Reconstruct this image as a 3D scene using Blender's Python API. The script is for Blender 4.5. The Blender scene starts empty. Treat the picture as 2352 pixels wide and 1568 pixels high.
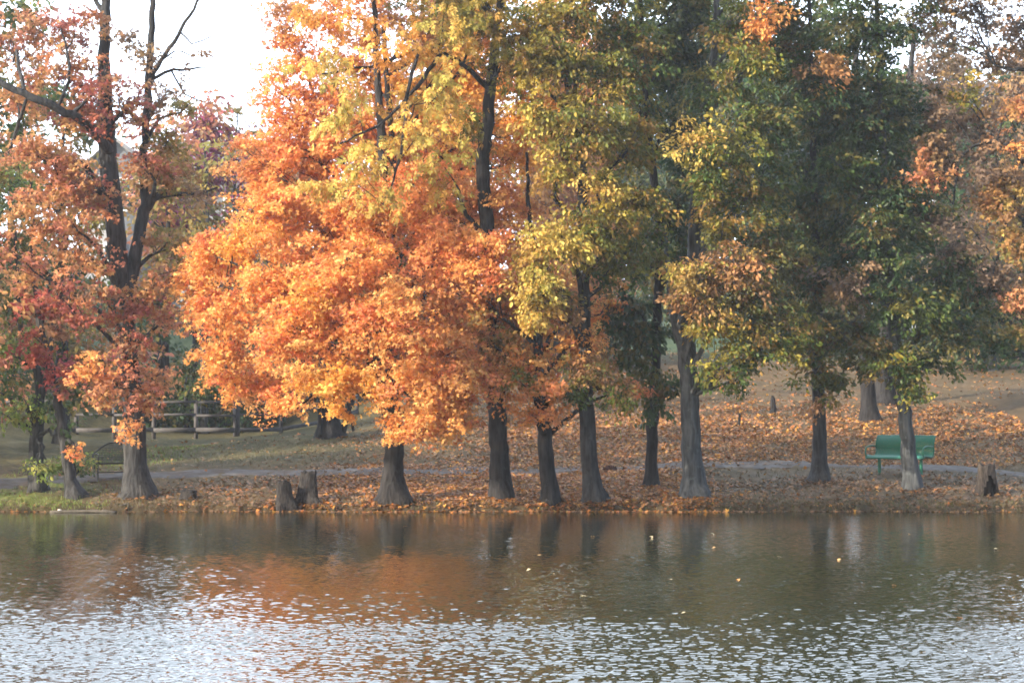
import bpy, math, random
import numpy as np
PI = math.pi
RS = np.random.RandomState
rng = RS(7)
sc = bpy.context.scene
COL = sc.collection

# ------------------------------------------------------------------ camera
F_PX, CX, CY, CAM_Z = 4392.0, 1176.0, 784.0, 2.5
PITCH = math.radians(1.9)
cam = bpy.data.cameras.new('camera'); cam_o = bpy.data.objects.new('camera', cam); COL.objects.link(cam_o)
cam_o.location = (0, 0, CAM_Z); cam_o.rotation_euler = (PI/2 + PITCH, 0, 0)
cam.lens = 36*F_PX/2352; cam.sensor_width = 36; cam.clip_end = 3000; cam.clip_start = 0.5
sc.camera = cam_o
_cp, _sp = math.cos(PITCH), math.sin(PITCH)

def at(px, py, Y):
    """the world point seen at photo pixel (px, py) (2352 wide) at depth Y"""
    dx, dz = px-CX, CY-py
    vy = _cp*F_PX - _sp*dz; vz = _sp*F_PX + _cp*dz
    t = Y/vy
    return np.array([dx*t, Y, CAM_Z + vz*t])

def to_px(P):
    P = np.asarray(P, float); d = P - np.array([0, 0, CAM_Z])
    w = d[..., 1]*_cp + d[..., 2]*_sp; v = -d[..., 1]*_sp + d[..., 2]*_cp
    return CX + F_PX*d[..., 0]/w, CY - F_PX*v/w

def sstep(a, b, x):
    t = np.clip((x-a)/(b-a), 0, 1); return t*t*(3-2*t)

# ------------------------------------------------------------------ terrain
def shore(x):
    x = np.asarray(x, float)
    w = 45 + 0.10*np.sin(x*0.9+1) + 0.07*np.sin(x*2.3) + 0.04*np.sin(x*6.1+.4) + .035*np.sin(x*13.7+np.sin(x*3)) + .025*np.sin(x*23.1+1)
    w = w - 2.0*np.clip(-12.6-x, 0, 12) - .3*np.clip(-24.6-x, 0, 60) - 0.25*np.clip(x-14, 0, 100)
    return w

def H(x, Y):
    x = np.asarray(x, float); Y = np.asarray(Y, float)
    s = Y - shore(x)
    b = np.interp(s, [-80, -6, -1, 0, .12, .5, 1.5, 4, 7, 8], [-2.2, -1.4, -.35, -.03, .10, .19, .33, .58, .82, .90])
    k = 0.022 + 0.078*sstep(-11.5, 0.5, x)
    e = np.clip(s-8, 0, 40)
    z = b + k*e
    e2 = np.clip(s-27, 0, 45)
    z = z + 0.15*sstep(4, -12, x)*e2*sstep(0, 8, e2)                         # the left rises behind the fence
    e3 = np.clip(s-48, 0, 60)
    z = z + e3*(0.05 + 0.05*sstep(4, 16, x))
    u = 0.05*np.sin(x*.55+Y*.31) + 0.04*np.sin(x*.9-Y*.7+2) + 0.025*np.sin(x*1.9+Y*1.3)
    return z + u*sstep(.2, 4, s)

def ground(px, py, y0=44.0, y1=220.0):
    ys = np.arange(y0, y1, .02)
    dx, dz = px-CX, CY-py
    vy = _cp*F_PX - _sp*dz; vz = _sp*F_PX + _cp*dz
    t = ys/vy
    hit = np.nonzero(CAM_Z + vz*t <= H(dx*t, ys))[0]
    Y = ys[hit[0]] if len(hit) else 80.0
    p = at(px, py, Y); p[2] = float(H(p[0], p[1])); return p

def litter(x, Y):
    """how thickly fallen leaves lie, 0..1"""
    s = Y - shore(x)
    a = sstep(-7.5, -3.0, x)*(1-.97*sstep(3.6, 6.0, x)*sstep(7.4, 6.6, s))
    a = a*(1-.75*sstep(4.5, 7.5, s)*sstep(1.5, -3, x))*(1-.35*sstep(7.5, 10, x))
    a = np.maximum(a, .30*sstep(-9.5, -7, x)*sstep(6, 3, s))
    a = np.maximum(a, .025)
    a = a*(1-.55*sstep(16, 34, s))
    n = .5+.3*np.sin(x*1.3+Y*.8)*np.sin(x*.7-Y*1.1+1)+.3*np.sin(x*3.1+np.sin(Y*2.)*1.5)*np.sin(Y*4.3+x*.6)
    a = np.where(s < .45, np.minimum(1, a*1.5+.06*sstep(7, 3, x)), a)
    return np.clip(a*(.30+1.0*n)*(1-.45*sstep(.15, .75, np.sin(x*2.1+Y*.9)*np.sin(Y*1.7-x*1.3+.6))), 0, 1)

# ------------------------------------------------------------------ materials
def new_mat(name):
    m = bpy.data.materials.new(name); m.use_nodes = True
    nt = m.node_tree; nt.nodes.clear()
    return m, nt.nodes, nt.links

def principled(n, l, **kw):
    b = n.new('ShaderNodeBsdfPrincipled'); o = n.new('ShaderNodeOutputMaterial')
    l.new(b.outputs[0], o.inputs[0])
    for k, v in kw.items(): b.inputs[k].default_value = v
    return b, o

def ramp(n, stops):
    r = n.new('ShaderNodeValToRGB'); e = r.color_ramp.elements
    while len(e) > 1: e.remove(e[-1])
    e[0].position, e[0].color = stops[0][0], (*stops[0][1], 1)
    for p, c in stops[1:]:
        k = e.new(p); k.color = (*c, 1)
    return r

def leaf_mat(name, gloss=.35, rough=.45, trans=.4):
    m, n, l = new_mat(name)
    at_ = n.new('ShaderNodeAttribute'); at_.attribute_name = 'tint'
    b, o = principled(n, l, Roughness=rough)
    b.inputs['Specular IOR Level'].default_value = gloss
    tr = n.new('ShaderNodeBsdfTranslucent'); mx = n.new('ShaderNodeMixShader'); mx.inputs[0].default_value = trans
    g = n.new('ShaderNodeGamma'); g.inputs[1].default_value = .85
    l.new(at_.outputs['Color'], b.inputs['Base Color']); l.new(at_.outputs['Color'], g.inputs[0]); l.new(g.outputs[0], tr.inputs['Color'])
    l.new(b.outputs[0], mx.inputs[1]); l.new(tr.outputs[0], mx.inputs[2]); l.new(mx.outputs[0], o.inputs[0])
    return m

def bark_mat(name, dark, light, scale=.55, strength=.9):
    m, n, l = new_mat(name)
    b, o = principled(n, l, Roughness=.92)
    b.inputs['Specular IOR Level'].default_value = .15
    tc = n.new('ShaderNodeTexCoord'); mp = n.new('ShaderNodeMapping'); mp.inputs['Scale'].default_value = (9*scale, 9*scale, 1.5*scale)
    l.new(tc.outputs['Object'], mp.inputs[0])
    a = n.new('ShaderNodeTexNoise'); a.inputs['Scale'].default_value = 3; a.inputs['Detail'].default_value = 6
    l.new(mp.outputs[0], a.inputs['Vector'])
    c = n.new('ShaderNodeTexNoise'); c.inputs['Scale'].default_value = 1.4; c.inputs['Detail'].default_value = 3
    l.new(tc.outputs['Object'], c.inputs['Vector'])
    r = ramp(n, [(.32, dark), (.62, light)]); l.new(a.outputs[0], r.inputs[0])
    mx = n.new('ShaderNodeMix'); mx.data_type = 'RGBA'; mx.blend_type = 'MULTIPLY'; mx.inputs[0].default_value = 1
    r2 = ramp(n, [(.35, (.72, .74, .74)), (.65, (1.15, 1.12, 1.05))]); l.new(c.outputs[0], r2.inputs[0])
    l.new(r.outputs[0], mx.inputs[6]); l.new(r2.outputs[0], mx.inputs[7])
    d = n.new('ShaderNodeTexNoise'); d.inputs['Scale'].default_value = 4.5; d.inputs['Detail'].default_value = 7; d.inputs['Roughness'].default_value = .7; l.new(tc.outputs['Object'], d.inputs['Vector'])
    r3 = ramp(n, [(.56, (0, 0, 0)), (.66, (.55, .55, .55))]); l.new(d.outputs[0], r3.inputs[0])
    lx = n.new('ShaderNodeMix'); lx.data_type = 'RGBA'; lx.inputs[7].default_value = (light[0]*1.2, light[1]*1.3, light[2]*1.18, 1)      # lichen
    l.new(r3.outputs[0], lx.inputs[0]); l.new(mx.outputs[2], lx.inputs[6]); l.new(lx.outputs[2], b.inputs['Base Color'])
    bp = n.new('ShaderNodeBump'); bp.inputs['Strength'].default_value = strength; bp.inputs['Distance'].default_value = .06
    l.new(a.outputs[0], bp.inputs['Height']); l.new(bp.outputs[0], b.inputs['Normal'])
    return m

def plain(name, col, rough=.6, spec=.4, metal=0., var=.25, scale=8.0):
    m, n, l = new_mat(name)
    b, o = principled(n, l, Roughness=rough, Metallic=metal); b.inputs['Specular IOR Level'].default_value = spec
    tc = n.new('ShaderNodeTexCoord'); a = n.new('ShaderNodeTexNoise'); a.inputs['Scale'].default_value = scale; a.inputs['Detail'].default_value = 5
    l.new(tc.outputs['Object'], a.inputs['Vector'])
    r = ramp(n, [(.3, tuple(c*(1-var) for c in col)), (.7, tuple(min(1, c*(1+var)) for c in col))])
    l.new(a.outputs[0], r.inputs[0]); l.new(r.outputs[0], b.inputs['Base Color'])
    return m

M = {}
M['leaf'] = leaf_mat('autumn_leaf', .18, .5, .40)
M['leaf_gloss'] = leaf_mat('glossy_leaf', .25, .42, .32)
M['leaf_litter'] = leaf_mat('litter_leaf', .25, .6, .1)
M['bark_dark'] = bark_mat('dark_bark', (.012, .012, .014), (.043, .042, .046))
M['bark_mid'] = bark_mat('grey_brown_bark', (.022, .023, .026), (.068, .070, .078))
M['bark_pale'] = bark_mat('pale_grey_bark', (.038, .043, .050), (.112, .122, .138), .45, 1.0)
M['stump'] = bark_mat('weathered_stump_wood', (.012, .012, .014), (.060, .056, .058), 1.3, .9)
M['stump_pale'] = bark_mat('pale_stump_wood', (.032, .028, .026), (.095, .08, .074), 1.3, .7)
M['cavity'] = plain('dark_cavity', (.012, .011, .010), .95, .1)  # near-black filling for the hollow stump's opening
M['fence'] = plain('weathered_grey_board', (.095, .092, .097), .85, .15, 0, .3, 5)
M['green_metal'] = plain('green_coated_metal', (.003, .14, .086), .45, .5, 0, .08, 3)
M['black_metal'] = plain('dark_painted_metal', (.025, .03, .032), .5, .4, 0, .2, 6)
M['roof'] = plain('grey_shingle', (.16, .165, .18), .9, .2, 0, .2, 14)
M['trim'] = plain('white_trim', (.6, .61, .63), .6, .3, 0, .05, 2)
M['glass'] = plain('window_glass', (.03, .05, .05), .08, .6, 0, .2, 1)
M['drift'] = plain('bleached_driftwood', (.10, .09, .075), .85, .2, 0, .3, 12)
M['rock'] = plain('pale_rock', (.6, .6, .58), .8, .3, 0, .1, 5)

def siding_mat(name, col):
    m, n, l = new_mat(name)
    b, o = principled(n, l, Roughness=.6)
    tc = n.new('ShaderNodeTexCoord'); w = n.new('ShaderNodeTexWave'); w.bands_direction = 'Z'; w.wave_profile = 'SAW'
    w.inputs['Scale'].default_value = 1.6
    l.new(tc.outputs['Object'], w.inputs['Vector'])
    r = ramp(n, [(.0, tuple(c*.75 for c in col)), (.12, col), (1, col)]); l.new(w.outputs['Fac'], r.inputs[0]); l.new(r.outputs[0], b.inputs['Base Color'])
    return m
M['siding'] = siding_mat('pale_blue_siding', (.20, .22, .26))
M['siding_grey'] = siding_mat('blue_grey_siding', (.22, .25, .31))

def panel_mat():
    """perforated green metal: a regular grid of real see-through holes"""
    m, n, l = new_mat('perforated_green_metal')
    b, o = principled(n, l, Roughness=.36); b.inputs['Specular IOR Level'].default_value = .5
    b.inputs['Base Color'].default_value = (.003, .15, .092, 1)
    tc = n.new('ShaderNodeTexCoord'); sp = n.new('ShaderNodeSeparateXYZ'); l.new(tc.outputs['UV'], sp.inputs[0])
    outs = []
    for i in (0, 1):
        a = n.new('ShaderNodeMath'); a.operation = 'MULTIPLY'; a.inputs[1].default_value = 1/.03; l.new(sp.outputs[i], a.inputs[0])
        f = n.new('ShaderNodeMath'); f.operation = 'FRACT'; l.new(a.outputs[0], f.inputs[0])
        g = n.new('ShaderNodeMath'); g.operation = 'GREATER_THAN'; g.inputs[1].default_value = .62; l.new(f.outputs[0], g.inputs[0]); outs.append(g)
    k = n.new('ShaderNodeMath'); k.operation = 'MULTIPLY'; l.new(outs[0].outputs[0], k.inputs[0]); l.new(outs[1].outputs[0], k.inputs[1])
    t = n.new('ShaderNodeBsdfTransparent'); mx = n.new('ShaderNodeMixShader')
    l.new(k.outputs[0], mx.inputs[0]); l.new(b.outputs[0], mx.inputs[1]); l.new(t.outputs[0], mx.inputs[2]); l.new(mx.outputs[0], o.inputs[0])
    return m
M['panel'] = panel_mat()

def ground_mat():
    m, n, l = new_mat('bank_ground')
    b, o = principled(n, l, Roughness=.95); b.inputs['Specular IOR Level'].default_value = .1
    a = n.new('ShaderNodeAttribute'); a.attribute_name = 'tint'
    tc = n.new('ShaderNodeTexCoord')
    n1 = n.new('ShaderNodeTexNoise'); n1.inputs['Scale'].default_value = 5; n1.inputs['Detail'].default_value = 8; n1.inputs['Roughness'].default_value = .7
    n2 = n.new('ShaderNodeTexNoise'); n2.inputs['Scale'].default_value = .45; n2.inputs['Detail'].default_value = 4
    l.new(tc.outputs['Object'], n1.inputs['Vector']); l.new(tc.outputs['Object'], n2.inputs['Vector'])
    r1 = ramp(n, [(.3, (.55, .55, .55)), (.7, (1.45, 1.4, 1.3))]); l.new(n1.outputs[0], r1.inputs[0])
    r2 = ramp(n, [(.35, (.8, .84, .8)), (.65, (1.2, 1.14, 1.02))]); l.new(n2.outputs[0], r2.inputs[0])
    x1 = n.new('ShaderNodeMix'); x1.data_type = 'RGBA'; x1.blend_type = 'MULTIPLY'; x1.inputs[0].default_value = 1
    x2 = n.new('ShaderNodeMix'); x2.data_type = 'RGBA'; x2.blend_type = 'MULTIPLY'; x2.inputs[0].default_value = 1
    l.new(a.outputs['Color'], x1.inputs[6]); l.new(r1.outputs[0], x1.inputs[7]); l.new(x1.outputs[2], x2.inputs[6]); l.new(r2.outputs[0], x2.inputs[7])
    l.new(x2.outputs[2], b.inputs['Base Color'])
    bp = n.new('ShaderNodeBump'); bp.inputs['Strength'].default_value = .8; bp.inputs['Distance'].default_value = .05
    l.new(n1.outputs[0], bp.inputs['Height']); l.new(bp.outputs[0], b.inputs['Normal'])
    return m
M['ground'] = ground_mat()

def path_mat():
    m, n, l = new_mat('worn_asphalt_path')
    b, o = principled(n, l, Roughness=.95); b.inputs['Specular IOR Level'].default_value = .03
    tc = n.new('ShaderNodeTexCoord'); n1 = n.new('ShaderNodeTexNoise'); n1.inputs['Scale'].default_value = 2.2; n1.inputs['Detail'].default_value = 9
    n1.inputs['Roughness'].default_value = .7
    l.new(tc.outputs['Object'], n1.inputs['Vector'])
    r = ramp(n, [(.34, (.095, .072, .055)), (.50, (.115, .105, .098)), (.7, (.17, .165, .165))]); l.new(n1.outputs[0], r.inputs[0]); l.new(r.outputs[0], b.inputs['Base Color'])
    return m
M['path'] = path_mat()

def water_mat():
    m, n, l = new_mat('pond_water')
    b, o = principled(n, l, Roughness=.03, IOR=1.7); b.inputs['Base Color'].default_value = (.020, .022, .010, 1)
    b.inputs['Specular IOR Level'].default_value = .5
    tc = n.new('ShaderNodeTexCoord'); n1 = n.new('ShaderNodeTexNoise'); n1.inputs['Scale'].default_value = 16; n1.inputs['Detail'].default_value = 2
    mp = n.new('ShaderNodeMapping'); mp.inputs['Scale'].default_value = (.7, 1, 1); l.new(tc.outputs['Object'], mp.inputs[0])
    l.new(mp.outputs[0], n1.inputs['Vector'])
    bp = n.new('ShaderNodeBump'); bp.inputs['Strength'].default_value = .10; bp.inputs['Distance'].default_value = .02
    l.new(n1.outputs[0], bp.inputs['Height']); l.new(bp.outputs[0], b.inputs['Normal'])
    return m
M['water'] = water_mat()

# ------------------------------------------------------------------ mesh helpers
def mesh_np(name, V, faces_n, loops, mat, parent=None, tint=None, smooth=False, loc=None):
    """V (n,3) world or local coords; loops flat int array; faces_n = verts per face (int or array)"""
    me = bpy.data.meshes.new(name)
    V = np.ascontiguousarray(V, np.float32); loops = np.ascontiguousarray(loops, np.int32).ravel()
    if np.isscalar(faces_n): tot = np.full(len(loops)//faces_n, faces_n, np.int32)
    else: tot = np.asarray(faces_n, np.int32)
    st = np.concatenate([[0], np.cumsum(tot)[:-1]]).astype(np.int32)
    me.vertices.add(len(V)); me.vertices.foreach_set('co', V.ravel())
    me.loops.add(len(loops)); me.loops.foreach_set('vertex_index', loops)
    me.polygons.add(len(tot)); me.polygons.foreach_set('loop_start', st); me.polygons.foreach_set('loop_total', tot)
    if smooth: me.polygons.foreach_set('use_smooth', np.ones(len(tot), bool))
    me.update(calc_edges=True)
    if tint is not None:
        c = me.color_attributes.new('tint', 'FLOAT_COLOR', 'POINT')
        t4 = np.ones((len(V), 4), np.float32); t4[:, :3] = tint; c.data.foreach_set('color', t4.ravel())
    if mat is not None: me.materials.append(mat)
    o = bpy.data.objects.new(name, me); COL.objects.link(o)
    if parent is not None: o.parent = parent
    if loc is not None: o.location = loc
    return o

def empty(name, loc, label, cat, group=None, rz=0):
    o = bpy.data.objects.new(name, None); COL.objects.link(o); o.location = loc; o.rotation_euler = (0, 0, rz)
    o.empty_display_size = .2
    tag(o, label, cat, group); return o

def tag(o, label=None, cat=None, group=None, kind=None):
    if label: o['label'] = label
    if cat: o['category'] = cat
    if group: o['group'] = group
    if kind: o['kind'] = kind
    return o

class MB:
    """collects quads / tris of tubes and boxes into one mesh"""
    def __init__(s): s.v = []; s.f = []; s.n = 0; s.uv = None
    def add(s, V, Fs):
        s.v.append(np.asarray(V, float)); s.f += [[i+s.n for i in f] for f in Fs]; s.n += len(V)
    def box(s, c, size, rz=0., tilt=None):
        x, y, z = [d/2 for d in size]
        V = np.array([[a*x, b*y, e*z] for e in (-1, 1) for b in (-1, 1) for a in (-1, 1)])
        if tilt is not None: V = V @ np.asarray(tilt).T
        R = np.array([[math.cos(rz), -math.sin(rz), 0], [math.sin(rz), math.cos(rz), 0], [0, 0, 1]])
        s.add(V @ R.T + np.asarray(c), [(0, 2, 3, 1), (4, 5, 7, 6), (0, 1, 5, 4), (2, 6, 7, 3), (0, 4, 6, 2), (1, 3, 7, 5)])
    def beam(s, a, b, w, h):
        """a board of width w (across) and height h from a to b"""
        a = np.asarray(a, float); b = np.asarray(b, float); d = b-a; d /= np.linalg.norm(d)
        side = np.cross(d, (0, 0, 1)); side /= np.linalg.norm(side); up = np.cross(side, d)
        V = [p + side*sx*w/2 + up*sz*h/2 for p in (a, b) for sz in (-1, 1) for sx in (-1, 1)]
        s.add(V, [(0, 1, 3, 2), (4, 6, 7, 5), (0, 4, 5, 1), (2, 3, 7, 6), (0, 2, 6, 4), (1, 5, 7, 3)])
    def tube(s, P, R, sides=6, cap=True, rid=0., seed=0, flare=0., flare_h=.35, lobes=5, top=None):
        P = np.asarray(P, float); R = np.broadcast_to(np.asarray(R, float), (len(P),))
        T = np.gradient(P, axis=0); T /= np.linalg.norm(T, axis=1)[:, None]+1e-9
        ref = np.array([1., 0, 0]) if abs(T[0][0]) < .8 else np.array([0, 1., 0])
        A = ref - T*(T@ref)[:, None]; A /= np.linalg.norm(A, axis=1)[:, None]+1e-9
        B = np.cross(T, A)
        th = np.linspace(0, 2*PI, sides, endpoint=False)
        L = np.concatenate([[0], np.cumsum(np.linalg.norm(np.diff(P, axis=0), axis=1))])
        rr = RS(seed)
        mod = np.ones((len(P), sides))
        if rid:
            for k in (3, 5, 8, 11):
                ph = rr.rand()*6.28; dr = rr.uniform(-.9, .9)
                mod += rid*.5*np.sin(k*th[None]+ph+dr*L[:, None]+.5*np.sin(L[:, None]*2.3+ph))/math.sqrt(k/3)
            mod += rid*.35*rr.randn(len(P), sides)
        if flare:
            ph = rr.rand(lobes)*.6; fl = np.zeros(sides)
            for i in range(lobes):
                c = 2*PI*i/lobes+ph[i]; d = np.angle(np.exp(1j*(th-c))); fl += rr.uniform(.5, 1.3)*np.exp(-(d/.42)**2)
            mod += flare*np.exp(-np.clip(L-.3, 0, 9)/flare_h)[:, None]*(.15+.85*fl[None])
        V = P[:, None] + (A[:, None]*np.cos(th)[None, :, None] + B[:, None]*np.sin(th)[None, :, None])*(R[:, None]*mod)[..., None]
        if top is not None: V[-1, :, 2] += top
        Fs = []
        n = sides
        for i in range(len(P)-1):
            for j in range(n):
                k = (j+1) % n
                Fs.append((i*n+j, i*n+k, (i+1)*n+k, (i+1)*n+j))
        if cap:
            Fs.append(tuple(range((len(P)-1)*n, len(P)*n))); Fs.append(tuple(range(n-1, -1, -1)))
        s.add(V.reshape(-1, 3), Fs)
    def build(s, name, mat, parent=None, smooth=False, origin=(0, 0, 0)):
        V = np.concatenate(s.v) - np.asarray(origin)
        return mesh_np(name, V, [len(f) for f in s.f], [i for f in s.f for i in f], mat, parent, smooth=smooth)

def smooth_line(P, step):
    """Catmull-Rom through control rows (any number of columns), resampled about every `step` along xyz"""
    P = np.asarray(P, float); Q = np.vstack([2*P[0]-P[1], P, 2*P[-1]-P[-2]]); out = []
    for i in range(1, len(Q)-2):
        n = max(2, int(np.linalg.norm(Q[i+1, :3]-Q[i, :3])/step))
        t = np.linspace(0, 1, n, endpoint=False)[:, None]
        a, b, c, d = Q[i-1], Q[i], Q[i+1], Q[i+2]
        out.append(.5*(2*b + (c-a)*t + (2*a-5*b+4*c-d)*t*t + (3*b-a-3*c+d)*t**3))
    return np.vstack(out+[P[-1:]])

# ------------------------------------------------------------------ leaves
def _diamond(ang, ln, w, dz, base=(0, 0, 0)):
    c, s = math.cos(ang), math.sin(ang); bx, by, bz = base
    def p(x, y, z): return (bx+c*x-s*y, by+s*x+c*y, bz+z)
    return [p(0, 0, 0), p(ln*.5, -w, dz*.3+.04), p(ln, 0, dz), p(ln*.5, w, dz*.3+.04)]
LEAF = {}
LEAF['maple'] = (np.array(_diamond(0, 1, .24, -.10) + _diamond(.95, .78, .2, -.16) + _diamond(-.95, .78, .2, -.16)), [4, 4, 4], list(range(12)))
LEAF['oval'] = (np.array([(0, 0, 0), (.36, -.28, .08), (.78, -.19, .05), (1, 0, -.06), (.78, .19, .05), (.36, .28, .08)]), [4, 4], [0, 1, 2, 3, 0, 3, 4, 5])
_c = []
for a, b, ln in ((0, .5, .62), (.7, .42, .55), (-.7, .42, .55), (1.0, .15, .45), (-1.0, .15, .45)):
    _c += _diamond(a, ln, .11, -.14, (b, 0, -.1*b))
LEAF['compound'] = (np.array(_c), [4]*5, list(range(20)))
LEAF['blade'] = (np.array([(0, -.06, 0), (0, .06, 0), (.6, .04, .05), (1, 0, .22), (.6, -.04, .05)]), [5], [0, 1, 2, 3, 4])

def leaves(name, P, A, N, S, C, kind, mat, parent=None):
    T, fn, lp = LEAF[kind]; n = len(P); k = len(T)
    A = A/(np.linalg.norm(A, axis=1)[:, None]+1e-9)
    N = N - A*np.sum(N*A, 1)[:, None]; N /= np.linalg.norm(N, axis=1)[:, None]+1e-9
    B = np.cross(N, A)
    V = P[:, None] + S[:, None, None]*(A[:, None]*T[None, :, 0:1] + B[:, None]*T[None, :, 1:2] + N[:, None]*T[None, :, 2:3])
    lo = (np.asarray(lp)[None] + np.arange(n)[:, None]*k).ravel()
    tint = np.repeat(np.clip(C, 0, 1), k, axis=0)
    return mesh_np(name, V.reshape(-1, 3), np.tile(fn, n), lo, mat, parent, tint=tint)

PAL = {
 'orange': [(.80, .37, .11), (.82, .43, .14), (.78, .33, .10), (.84, .49, .17), (.70, .24, .10)],
 'orangered': [(.78, .34, .13), (.80, .39, .14), (.72, .28, .12), (.81, .44, .15)],
 'gold': [(.84, .50, .13), (.82, .43, .10), (.76, .35, .08)],
 'paleyellow': [(.66, .46, .12), (.58, .46, .12), (.70, .42, .10), (.48, .42, .10)],
 'brownorange': [(.36, .18, .08), (.42, .23, .09), (.30, .17, .08), (.42, .29, .09), (.22, .20, .06)],
 'redbrown': [(.42, .14, .09), (.46, .19, .09), (.33, .10, .085), (.46, .25, .10), (.38, .21, .11)],
 'rust': [(.56, .26, .13), (.60, .31, .14), (.48, .19, .12), (.52, .30, .12)],
 'red': [(.40, .085, .075), (.48, .13, .08), (.34, .075, .08), (.50, .21, .10)],
 'purple': [(.22, .05, .11), (.27, .06, .14), (.18, .06, .10)],
 'olive': [(.26, .20, .055), (.32, .22, .06), (.22, .20, .05), (.36, .20, .06)],
 'yg': [(.28, .23, .045), (.20, .19, .04), (.36, .27, .05), (.14, .16, .035), (.32, .19, .05)],
 'ygbright': [(.64, .48, .13), (.56, .41, .10), (.48, .41, .10), (.68, .43, .12), (.32, .29, .06)],
 'greenyel': [(.12, .16, .034), (.20, .20, .038), (.075, .125, .033), (.32, .27, .05), (.25, .16, .05)],
 'greenbrown': [(.08, .105, .034), (.12, .125, .038), (.055, .092, .032), (.19, .12, .045), (.20, .17, .045)],
 'green': [(.07, .115, .032), (.10, .135, .034), (.052, .095, .032), (.17, .15, .038)],
 'ltgreen': [(.20, .28, .06), (.26, .32, .07), (.15, .22, .05), (.32, .32, .08)],
 'darkgreen': [(.034, .074, .030), (.050, .090, .032), (.075, .105, .034), (.030, .062, .030), (.12, .11, .036)],
 'graybrown': [(.22, .16, .12), (.27, .19, .13), (.20, .14, .105), (.30, .18, .10)],
 'brown': [(.24, .16, .10), (.29, .18, .10), (.20, .14, .10), (.32, .21, .10)],
}

def sprays(lobes, R, dens, pad, per, leaf, Lsize, Y0, droop, jit=.18):
    """lobe list -> leaf arrays + spray centres with the index of the lobe they belong to"""
    out = []; cen = []
    for li, lb in enumerate(lobes):
        c, rx, ry, rz, pal, d = lb
        n = max(3, int(dens*d*PI*rx*rz/(pad*pad*.8)))
        u = R.randn(n, 3); u /= np.linalg.norm(u, axis=1)[:, None]
        r = R.rand(n)**.42
        wob = 1+.28*np.sin(u[:, 0]*5+li)*np.cos(u[:, 2]*4+li*2) + .15*R.randn(n)
        p = c + u*(r*wob)[:, None]*np.array([rx, ry, rz])
        cen.append((li, p))
        cols = np.asarray(PAL[pal]); w = R.randint(0, len(cols), n)
        base = cols[w]*(1+.12*R.randn(n))[:, None]
        k = np.maximum(4, (per*R.uniform(.55, 1.45, n)).astype(int)); idx = np.repeat(np.arange(n), k); m = len(idx)
        d3 = u*np.array([1, 1, .25]) + .5*R.randn(n, 3)*np.array([1, 1, .4]); d3[:, 2] -= droop*.5
        d3 /= np.linalg.norm(d3, axis=1)[:, None]+1e-9
        side = np.cross(d3, np.array([0, 0, 1.]) + .3*R.randn(n, 3)); side /= np.linalg.norm(side, axis=1)[:, None]+1e-9
        up = np.cross(side, d3)
        t = R.uniform(-.6, .6, m); s_ = R.randn(m)*.30; h = R.randn(m)*.13
        sz = pad*R.uniform(.75, 1.3, n)[idx]
        P = p[idx] + (d3[idx]*t[:, None] + side[idx]*s_[:, None] + up[idx]*h[:, None])*sz[:, None]
        P[:, 2] -= .18*sz*(np.abs(t)+s_*s_)*droop
        A = d3[idx]*.8 + side[idx]*np.sign(s_)[:, None]*.7 + .5*R.randn(m, 3); A[:, 2] -= droop*R.uniform(.2, 1.3, m)
        N = up[idx]*.55 + np.array([0, 0, .5]) + .75*R.randn(m, 3)
        S = Lsize*R.uniform(.5, 1.3, m)*R.uniform(.85, 1.15, n)[idx]
        C = base[idx]*(1+jit*R.randn(m))[:, None]
        sw = R.rand(m) < .15; C[sw] = cols[R.randint(0, len(cols), sw.sum())]
        out.append((P, A, N, S, C))
    return [np.concatenate([o[i] for o in out]) for i in range(5)], cen

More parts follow.
